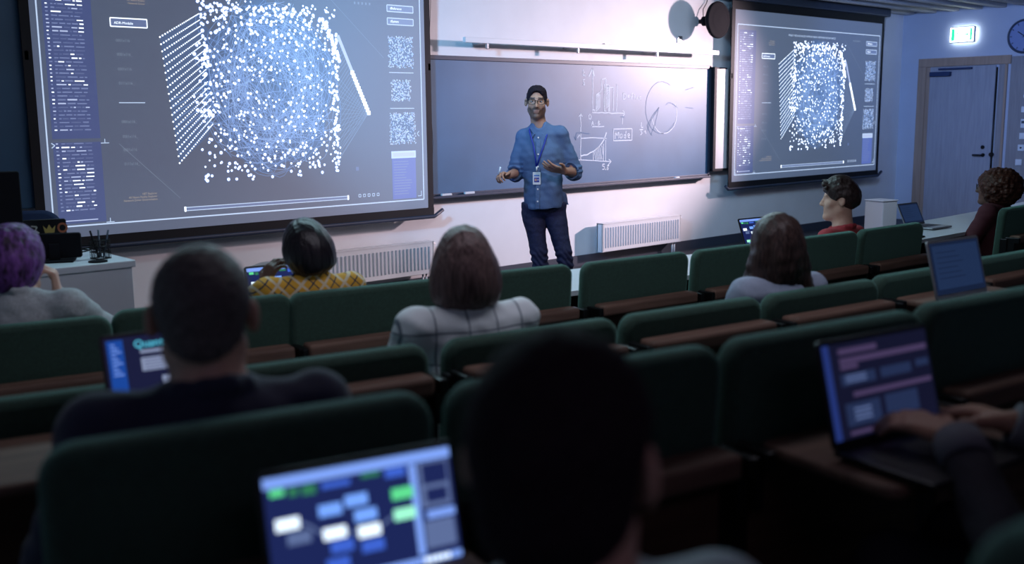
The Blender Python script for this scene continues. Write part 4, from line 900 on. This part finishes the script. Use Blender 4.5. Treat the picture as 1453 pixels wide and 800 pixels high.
def hair_afro(mat, vox=.0065):
    def f(t, fr, s):
        F = H_field(fr, vox, .26, .24, .26); F.ell((0, -.05, .025), (.165, .155, .125), k=0, fr=fr); F.ell((0, -.06, -.05), (.135, .115, .10), k=.04, fr=fr)
        rr = random.Random(4)
        for _ in range(260):
            z = rr.uniform(-.75, 1); a = rr.uniform(0, 2 * PI); q = math.sqrt(max(0, 1 - z * z)); p = np.array([.160 * q * math.cos(a), -.05 + .147 * q * math.sin(a), .02 + .125 * z - .01])
            if p[1] > .04 and p[2] < .07: continue
            F.ell(p, [rr.uniform(.014, .024)] * 3, k=.006, fr=fr)
        F.ell((0, .14, -.035), (.075, .10, .085), k=.02, fr=fr, op='s'); F.cut((0, 0, -.125), (0, 0, -1), fr=fr, k=.02)
        link('hair', F.mesh('hair', disp_hair(fr, .0035, 170, (1, 1, 1))), M[mat], t)
    return f
def hair_mess(mat, vox=.0045, top=.022, side=.010, st=(1, 1, .5), amp=.004, nape=-.075, front=.02):
    def f(t, fr, s):
        F = H_field(fr, vox); F.ell((0, -.012, .040), (.074 + side, .094 + side, .084 + side), k=0, fr=fr); F.ell((0, .0, .07), (.068 + side, .088 + side * .6, .058 + top), k=.03, fr=fr); F.ell((0, -.045, .02), (.07 + side, .075 + side, .08), k=.03, fr=fr)
        F.cut((0, -.1, nape), (0, .72, -1), fr=fr, k=.012)
        for q in (-1, 1): F.ell((q * .084, .0, -.01), (.026, .024, .034), k=.008, fr=fr, op='s')
        rr = random.Random(8)
        for _ in range(34):
            a = rr.uniform(-1, 1); b = rr.uniform(-.06, .09); p = np.array([.07 * a, b, .115 + top * .6 - .045 * a * a - .05 * (b / .1) ** 2 * .6]); F.cap(p, p + np.array([rr.uniform(-.015, .015), rr.uniform(-.01, .022), rr.uniform(-.006, .008)]), .012, .006, k=.012, fr=fr)
        link('hair', F.mesh('hair', disp_hair(fr, amp, 90, st)), M[mat], t)
    return f
def glasses(t, fr, s=1.0):
    def P(x, y, z): p = tf(fr, (x * s, y * s, z * s)); return tuple(p)
    bm = bmesh.new()
    for q in (-1, 1):
        tube(bm, [P(q * .034 + .026 * math.copysign(abs(math.cos(a)) ** .7, math.cos(a)), .106 - .10 * abs(q * .034 + .026 * math.cos(a)) ** 1.6, .010 + .019 * math.copysign(abs(math.sin(a)) ** .7, math.sin(a))) for a in [2 * PI * k / 20 for k in range(20)]], .0022, n=6, closed=True)
        tube(bm, [P(q * .060, .103, .018), P(q * .080, .07, .016), P(q * .084, .0, .012), P(q * .083, -.02, -.004)], .0021, n=6)
    tube(bm, [P(-.009, .106, .016), P(0, .109, .019), P(.009, .106, .016)], .0022, n=6); obj('glasses', bm, M['glassrim'], t)

def yr(deg): return -R(deg)   # facing angle clockwise from the front wall's normal
# the people, front row
person((2.20, 3.70, 0), yr(14), 'person in yellow plaid shirt with straight black hair, seated in the front row', 1.195, 0, 'plaidy', hair_bob('h_black', w=.094, bot=-.115, lowr=.11, skew=.04, back=-.04, st=(1, 1, .08)), 'skind', hyaw=22, hroll=-7, w=.97,
       armL=((-.27, .24, .78), (-.14, .22, .905)), hands=(dict(n=(-1, -.4, .2), d=(.35, -.15, .8), curl=.6, thumb=1), None), sleeve=.9, vox=.006)
person((1.10, 3.87, 0), yr(38), 'person with purple hair and grey top resting chin on hand, far left', 1.245, 0, 'greyshirt', hair_bob('h_purple', w=.094, bot=-.135, lowr=.10, st=(1, 1, .35)), 'skinl', hyaw=28, hpitch=4, w=1.0,
       armR=((.22, .27, .81), (.085, .165, .97)), hands=(None, dict(n=(.8, .2, .3), d=(-.1, .05, 1), curl=.95, thumb=-1)), sleeve=.93, vox=.0055)
t, fr = person((5.66, 3.28, 0), yr(-2), 'young person in red shirt with short brown hair in profile, front row', 1.20, 0, 'redshirt', hair_mess('h_boy', top=.030, side=.010, amp=.0022, nape=-.088), 'skinl', hyaw=-32, drop=.05, w=.92, vox=.007)
t, fr = person((7.72, 3.24, 0), yr(-8), 'person with big curly auburn hair, glasses and maroon top at the right', 1.165, 0, 'maroon', hair_afro('h_curly'), 'skind', hyaw=-18, w=1.02, vox=.008)
glasses(t, fr)
# second row
person((1.955, 2.37, .08), yr(14), 'person with ash brown bob in a white windowpane check shirt', 1.20, 0, 'plaidw', hair_bob('h_brown', w=.109, bot=-.128, lowr=.088, zc=-.062, top=.083), 'skinl', hyaw=22, w=.96, vox=.006)
person((3.33, 2.18, .08), yr(14), 'person with long wavy dark hair and pale top, second row', 1.155, 0, 'paleshirt', hair_long('h_long'), 'skinl', hyaw=26, w=.9, vox=.007)
# third row
person((.74, 1.58, .18), yr(16), 'person with cropped greying hair and navy shirt, third row left', 1.225, 0, 'navyshirt', hair_crop('h_grey', t_=.006), 'skinl', hyaw=12, w=.98, vox=.006)
# back row
person((.652, .640, .26), yr(24), 'nearest dark-haired person seen from behind, blurred at the centre bottom', 1.152, 0, 'whiteshirt', hair_crop('h_dark', t_=.010, nape=-.095), 'skinl', hyaw=36, w=.86, vox=.006, hs=1.04)
person((1.86, .42, .26), yr(4), 'person in dark jumper typing on the dim laptop, only the arms in view', 1.18, 0, 'darktop', hair_mess('h_boy', top=.02), 'skin', hyaw=-8, w=1.0, vox=.0055, cuff='cuff', sleeve=.9,
       armL=((-.27, .15, .62), (-.07, .38, .765)), armR=((.26, .12, .66), (.10, .36, .765)), hands=(dict(n=(-.2, -.35, 1), d=(-.12, 1, .22), curl=.38), dict(n=(.1, -.35, 1), d=(0, 1, .1), curl=.4)))

# ------------------------------------------------------------------ the lecturer
LT = empty('person', (5.325, 5.62, 0), -R(41.97), 'lecturer standing in blue shirt, jeans and glasses, talking with open hands', 'person')
# local frame: x to his left, y away from the audience corner he faces
A_ = lambda *p: np.array(p, float)
fr = frame((-.005, -.01, 1.705), 183, 3, -1.5)
nb = A_(.012, .008, 1.528); shL, shR = A_(-.102, .04, 1.452), A_(.170, -.01, 1.468); elL, wrL = A_(-.165, .05, 1.185), A_(-.225, -.15, 1.175); elR, wrR = A_(.275, .03, 1.185), A_(.195, -.17, 1.205)
F = Field((-.42, -.42, -.01), (.42, .30, 1.87), .0048)
head(F, fr); F.cap(tf(fr, (0, -.018, -.06)), nb, .053, .058, k=.025)
F.ell((.035, .02, 1.33), (.13, .085, .17), k=.04); F.ell((.045, .0, 1.05), (.125, .085, .20), k=.04); F.cap(shL, shR, .045, k=.03)
F.cap(shL, elL, .045, .037, k=.02); F.cap(elL, wrL, .038, .026, k=.012); F.cap(shR, elR, .045, .037, k=.02); F.cap(elR, wrR, .039, .027, k=.012)
hand(F, wrL, (-.45, -.55, .12), (-.5, .2, 1.0), curl=.78, thumb=1, s=1.0, tcurl=.45)
hand(F, wrR, (-.80, -.38, .20), (-.1, -.60, -.80), curl=.22, thumb=-1, s=1.08, tcurl=-.20, spread=.09)
for hp, kn, an in ((A_(-.03, .0, .93), A_(.005, -.03, .60), A_(.055, .0, .09)), (A_(.12, -.0, .93), A_(.19, -.05, .60), A_(.26, .03, .09))):
    F.cap(hp, kn, .078, .052, k=.03); F.cap(kn, an, .05, .035, k=.02); F.cap(an, an + A_(-.03, -.14, -.05), .035, .03, k=.02)
me = F.mesh('body'); body = link('body', me, [M['skin'], M['beard'], M['lip']], LT)
co = np.empty(len(me.vertices) * 3, np.float32); me.vertices.foreach_get('co', co); co = co.reshape(-1, 3); hl = (co - fr[1]) @ fr[0]
def sm(v, a, b): return np.clip((v - a) / (b - a), 0, 1)
ax, hy_, hz_ = np.abs(hl[:, 0]), hl[:, 1], hl[:, 2]
jaw = sm(-.034 - .50 * np.maximum(0, .050 - ax) - hz_, -.004, .006) * sm(hy_, -.012, .0) * sm(hz_, -.124, -.112)
mouth = .6 * sm(.020 - ax, 0, .004) * sm(hz_, -.074, -.070) * sm(-.050 - hz_, 0, .004) * (hy_ > .07)
tash = sm(.031 - ax, 0, .004) * sm(hz_, -.052, -.049) * sm(-.035 - hz_, 0, .004) * (hy_ > .06)
side = sm(ax, .056, .060) * sm(hz_, -.06, -.05) * sm(.03 - hz_, 0, .006) * sm(.034 - hy_, 0, .006) * sm(hy_, .002, .008) * (ax < .078)
brow = sm(ax, .010, .013) * sm(.050 - ax, 0, .004) * sm(hz_, .030, .033) * sm(.042 - hz_, 0, .003) * (hy_ > .05)
bv = np.clip(np.maximum.reduce([jaw * (1 - mouth) * .72, tash * .78, side * .65, brow * 1.1]), 0, 1); bv[hz_ < -.14] = 0; bv[(hz_ > .07)] = 0
lipv = .5 * sm(.018 - ax, 0, .004) * sm(hz_, -.075, -.071) * sm(-.051 - hz_, 0, .003) * (hy_ > .078)
for nme, arr in (('stubble', bv), ('lips', lipv)):
    at_ = me.attributes.new(nme, 'FLOAT', 'POINT'); at_.data.foreach_set('value', arr.astype(np.float32))
ms, nt, bs = new_mat('skin_with_stubble'); N = nt.nodes; Lk = nt.links
a1 = N.new('ShaderNodeAttribute'); a1.attribute_name = 'stubble'; a2 = N.new('ShaderNodeAttribute'); a2.attribute_name = 'lips'
m1 = N.new('ShaderNodeMix'); m1.data_type = 'RGBA'; m1.inputs[6].default_value = (.42, .22, .15, 1); m1.inputs[7].default_value = (.030, .018, .016, 1); Lk.new(a1.outputs['Fac'], m1.inputs['Factor'])
m2 = N.new('ShaderNodeMix'); m2.data_type = 'RGBA'; Lk.new(m1.outputs[2], m2.inputs[6]); m2.inputs[7].default_value = (.24, .095, .08, 1); Lk.new(a2.outputs['Fac'], m2.inputs['Factor'])
Lk.new(m2.outputs[2], bs.inputs['Base Color']); setin(bs, 'Roughness', .5)
me.materials.clear(); me.materials.append(ms)
for q in (-1, 1):
    for nm, c, r_, m in (('eye', (q * .031, .0690, .011), .0115, 'eye'),):
        bm = bmesh.new(); bmesh.ops.create_uvsphere(bm, u_segments=16, v_segments=10, radius=r_); bmesh.ops.scale(bm, vec=(1.2, 1, .62), verts=bm.verts); bmesh.ops.translate(bm, verts=bm.verts, vec=tuple(tf(fr, c)))
        e = obj(nm, bm, M[m], LT, True); bm = bmesh.new(); bmesh.ops.create_uvsphere(bm, u_segments=12, v_segments=8, radius=.0056); bmesh.ops.translate(bm, verts=bm.verts, vec=tuple(tf(fr, (c[0] * .98, c[1] + .0075, c[2])))); obj('iris', bm, M['iris'], e, True)
def lect_hair(t, fr):
    F = H_field(fr, .004); F.ell((0, -.014, .034), (.0775, .099, .088), k=0, fr=fr); F.ell((0, .01, .080), (.064, .082, .043), k=.02, fr=fr); F.cut((0, -.1, -.06), (0, .45, -1), fr=fr, k=.006); F.ell((0, .125, .0), (.068, .096, .098), k=.006, fr=fr, op='s'); F.cut((0, .03, -.02), (0, .5, -1), fr=fr, k=.004)
    for q in (-1, 1): F.ell((q * .082, .0, -.006), (.026, .024, .034), k=.006, fr=fr, op='s')
    link('hair', F.mesh('hair', disp_hair(fr, .0014, 200, (1, 1, 1))), M['h_dark'], t)
lect_hair(LT, fr); glasses(LT, fr)
# shirt
F = Field((-.36, -.26, .84), (.42, .28, 1.60), .0048)
F.ell((.035, .015, 1.33), (.165, .115, .20), k=.05); F.cap((.032, .005, 1.30), (.048, -.005, .95), .142, .150, k=.06); F.cap(shL - A_(0, 0, .01), shR - A_(0, 0, .01), .046, k=.05); F.cap(nb - A_(0, 0, .03), shL, .052, .042, k=.03); F.cap(nb - A_(0, 0, .03), shR, .052, .042, k=.03); F.cap(nb - A_(0, 0, .02), (shL + shR) / 2, .064, .085, k=.05)
F.cap(shL, elL, .058, .062, k=.03); F.cap(elL, elL + (wrL - elL) * .30, .062, .052, k=.02); F.cap(shR, elR, .058, .064, k=.03); F.cap(elR, elR + (wrR - elR) * .36, .066, .056, k=.02)
F.cap((.19, .07, 1.0), (.215, .075, .93), .035, .03, k=.04)
F.cut((.05, 0, .925), (.05, .0, -1), k=.004)
for wr, el, a in ((wrL, elL, .34), (wrR, elR, .40)):
    d = (wr - el) / np.linalg.norm(wr - el); p = el + (wr - el) * a; F.cap(p + d * .015, p + d * .12, .062, k=.002, op='s')
F.cap(nb + A_(0, -.02, .03), nb + A_(.0, -.10, .0), .045, .018, k=.01, op='s')
def dsh(P):
    a = disp_cloth(.0055, 20)(P); el = np.exp(-((P[:, 2] - 1.21) / .05) ** 2) * (np.abs(P[:, 0] - .04) > .15)
    return a + el * .004 * np.sin(P[:, 2] * 170) + .003 * np.sin(P[:, 0] * 50 + P[:, 2] * 26) * (P[:, 2] < 1.2)
me = F.mesh('shirt', dsh)
sh = link('shirt', me, M['shirtblue'], LT)
# collar wings, button placket, buttons
for q, pts in ((-1, [(-.058, .01, 1.525), (-.055, -.055, 1.515), (-.02, -.085, 1.475), (-.045, -.08, 1.445), (-.075, -.02, 1.485)]), (1, [(.075, .01, 1.53), (.072, -.05, 1.515), (.03, -.085, 1.475), (.055, -.09, 1.44), (.095, -.03, 1.48)])):
    bm = bmesh.new(); vs = [bm.verts.new(p) for p in pts]; f = bm.faces.new(vs); o = obj('collar', bm, M['shirtblue'], sh); md = o.modifiers.new('t', 'SOLIDIFY'); md.thickness = .008; md.offset = 0; mb = o.modifiers.new('b', 'BEVEL'); mb.width = .003; mb.segments = 2
def front(x, z):   # y of the shirt front at x, z
    best = 1
    m = (np.abs(cs_[:, 0] - x) < .012) & (np.abs(cs_[:, 2] - z) < .012)
    return float(cs_[m, 1].min()) if m.any() else -.13
cs_ = np.empty(len(me.vertices) * 3, np.float32); me.vertices.foreach_get('co', cs_); cs_ = cs_.reshape(-1, 3)
def px_(z): return .003 + (1.46 - z) * -.02
bm = bmesh.new()
zz = [1.43 - .02 * k for k in range(26)]; L_ = [bm.verts.new((px_(z) - .014, front(px_(z) - .01, z) - .0035, z)) for z in zz]; R_ = [bm.verts.new((px_(z) + .014, front(px_(z) + .01, z) - .0035, z)) for z in zz]
for k in range(25): bm.faces.new((L_[k], R_[k], R_[k + 1], L_[k + 1]))
o = obj('placket', bm, M['shirtblue'], sh); md = o.modifiers.new('t', 'SOLIDIFY'); md.thickness = .004; md.offset = 0
for z in (1.45, 1.33, 1.24, 1.075, .985): obj('button', cyl(bmesh.new(), (px_(z), front(px_(z), z) - .008, z), (0, 1, 0), .0065, .004, 12), M['white'], sh)
# lanyard and badge
bm = bmesh.new()
for q, p in ((-1, [(-.05, .03, 1.535), (-.062, -.045, 1.50), (-.035, None, 1.40), (-.022, None, 1.32), (-.014, None, 1.24)]), (1, [(.07, .03, 1.54), (.078, -.04, 1.50), (.045, None, 1.40), (.015, None, 1.32), (-.010, None, 1.24)])):
    tube(bm, [(x, (front(x, z) - .006 if y is None else y - .02), z) for x, y, z in p], .0065, n=6)
obj('lanyard', bm, M['lanyard'], LT)
yb = min(front(-.01, z) for z in (1.12, 1.16, 1.20)) - .012
bd = empty('badge_root'); bpy.data.objects.remove(bd)
bm = T(None, [(-.012, yb, 1.24), (-.012, yb, 1.205)], .005, n=6); obj('badge_clip', bm, M['switch'], LT)
bm = bmesh.new(); slab(bm, .058, .092, .004, .005, .001, M4=Matrix.Translation((-.012, yb, 1.108))); b_ = obj('badge', bm, M['switch'], LT)
F = Flat(.0006); F.rect(-.019, .018, .019, .052, 'lanyard', 1); F.rect(-.020, .060, .020, .072, 'st_b', 1); F.rect(-.015, .026, .0, .044, 'skinl', 2); F.rect(.004, .03, .016, .033, 'switch', 2); F.rect(.004, .038, .016, .041, 'switch', 2)
o = F.build('badge_print', b_); o.location = (-.012, yb - .0025, 1.108)
# jeans, shoes
F = Field((-.2, -.24, .06), (.36, .22, 1.0), .006); F.cap((-.02, 0, .94), (.115, 0, .94), .105, k=.03)
for hp, kn, an in ((A_(-.035, .0, .88), A_(.005, -.03, .60), A_(.055, .0, .11)), (A_(.125, -.0, .88), A_(.19, -.05, .60), A_(.26, .03, .11))):
    F.cap(hp, kn, .090, .064, k=.012); F.cap(kn, an, .064, .050, k=.015)
F.cut((0, 0, .09), (0, 0, -1)); F.cut((0, 0, .965), (0, 0, 1))
link('jeans', F.mesh('jeans', lambda P: disp_cloth(.003, 26)(P) + .0045 * np.sin(P[:, 2] * 120 + 6 * np.sin(P[:, 0] * 30)) * np.clip((.66 - P[:, 2]) / .12, 0, 1)), M['jeans'], LT)
for an in (A_(.055, .0, .09), A_(.26, .03, .09)):
    F = Field(an - (.12, .26, .1), an + (.10, .12, .08), .007); F.cap(an + (0, .045, -.045), an + (-.03, -.17, -.055), .045, .040, k=.02); F.cap(an + (0, .03, -.04), an + (0, .01, .01), .046, k=.02); F.cut(an + (0, 0, -.088), (0, 0, -1)); link('shoe', F.mesh('shoe'), M['shoe'], LT)
cp = wrL + A_(-.066, -.085, .035)
ck = T(None, [(0, 0, -.02), (.012, -.008, .035)], .006, n=8); o = obj('chalk_stick', ck, M['chalk']); tag(o, "short white stick of chalk held in the lecturer's raised hand", 'chalk')
v = Matrix.Rotation(-R(41.97), 3, 'Z') @ Vector(cp); o.location = (5.325 + v.x, 5.62 + v.y, v.z)

# ------------------------------------------------------------------ light
w = bpy.data.worlds.new('world'); bpy.context.scene.world = w; w.use_nodes = True
w.node_tree.nodes['Background'].inputs[0].default_value = (.02, .03, .08, 1); w.node_tree.nodes['Background'].inputs[1].default_value = .3
def aim(o, tgt): o.rotation_euler = (Vector(tgt) - o.location).to_track_quat('-Z', 'Y').to_euler()
def spot(name, loc, tgt, col, e, ang_, blend=.6, r_=.05):
    d = bpy.data.lights.new(name, 'SPOT'); d.color = col; d.energy = e; d.spot_size = R(ang_); d.spot_blend = blend; d.shadow_soft_size = r_
    o = bpy.data.objects.new(name, d); COL.objects.link(o); o.location = loc; aim(o, tgt); o['kind'] = 'helper'; return o
def area(name, loc, tgt, col, e, sx, sy):
    d = bpy.data.lights.new(name, 'AREA'); d.color = col; d.energy = e; d.shape = 'RECTANGLE'; d.size = sx; d.size_y = sy
    o = bpy.data.objects.new(name, d); COL.objects.link(o); o.location = loc; aim(o, tgt); o['kind'] = 'helper'; return o
spot('pink_stage_lamp', (13.9, 4.3, 2.7), (8.1, 7.7, 1.5), (1, .75, .82), 3500, 40, 1.0, .12)
spot('pale_stage_lamp', (4.95, 3.3, 2.93), (6.6, 7.7, .7), (1, .82, .92), 90, 78, .8, .12)
spot('blue_stage_lamp', (1.6, 4.5, 2.95), (6.6, 7.7, 2.2), (.22, .58, 1), 1500, 46, .9, .2)
spot('blue_left_lamp', (.2, 5.2, 2.9), (5.2, 5.7, 1.35), (.10, .26, 1), 200, 34, .6, .12)
spot('blue_door_lamp', (9.8, 5.0, 2.85), (14.7, 6.3, 2.7), (.20, .38, 1), 380, 76, .9, .2)
area('front_fill', (4.2, 5.0, 2.96), (4.0, 3.0, 0), (.55, .88, 1), 90, 5, .6)  # overhead fill added for seat tops and heads, not a real lamp
area('right_wall_fill', (9.5, 4.4, 2.96), (11.6, 7.7, 1.2), (.62, .78, 1), 50, 3, .6)  # soft fill added for the wall around the far screen
area('hall_fill', (2.6, 1.9, 2.96), (3.2, 3.8, .8), (.86, .84, 1), 26, 3, .5)  # unseen fill added to brighten the backs of the middle rows
area('rear_fill', (.5, -1.5, 2.96), (1.5, 1.5, 1.0), (.78, .55, .90), 3.5, 2, .5)  # dim purplish fill added behind the camera

sc = bpy.context.scene
sc.view_settings.view_transform = 'Standard'; sc.view_settings.look = 'None'; sc.view_settings.exposure = 0; sc.view_settings.gamma = 1; sc.view_settings.use_curve_mapping = False
sc.cycles.max_bounces = 5; sc.cycles.diffuse_bounces = 3; sc.cycles.sample_clamp_indirect = 4; sc.cycles.use_denoising = True
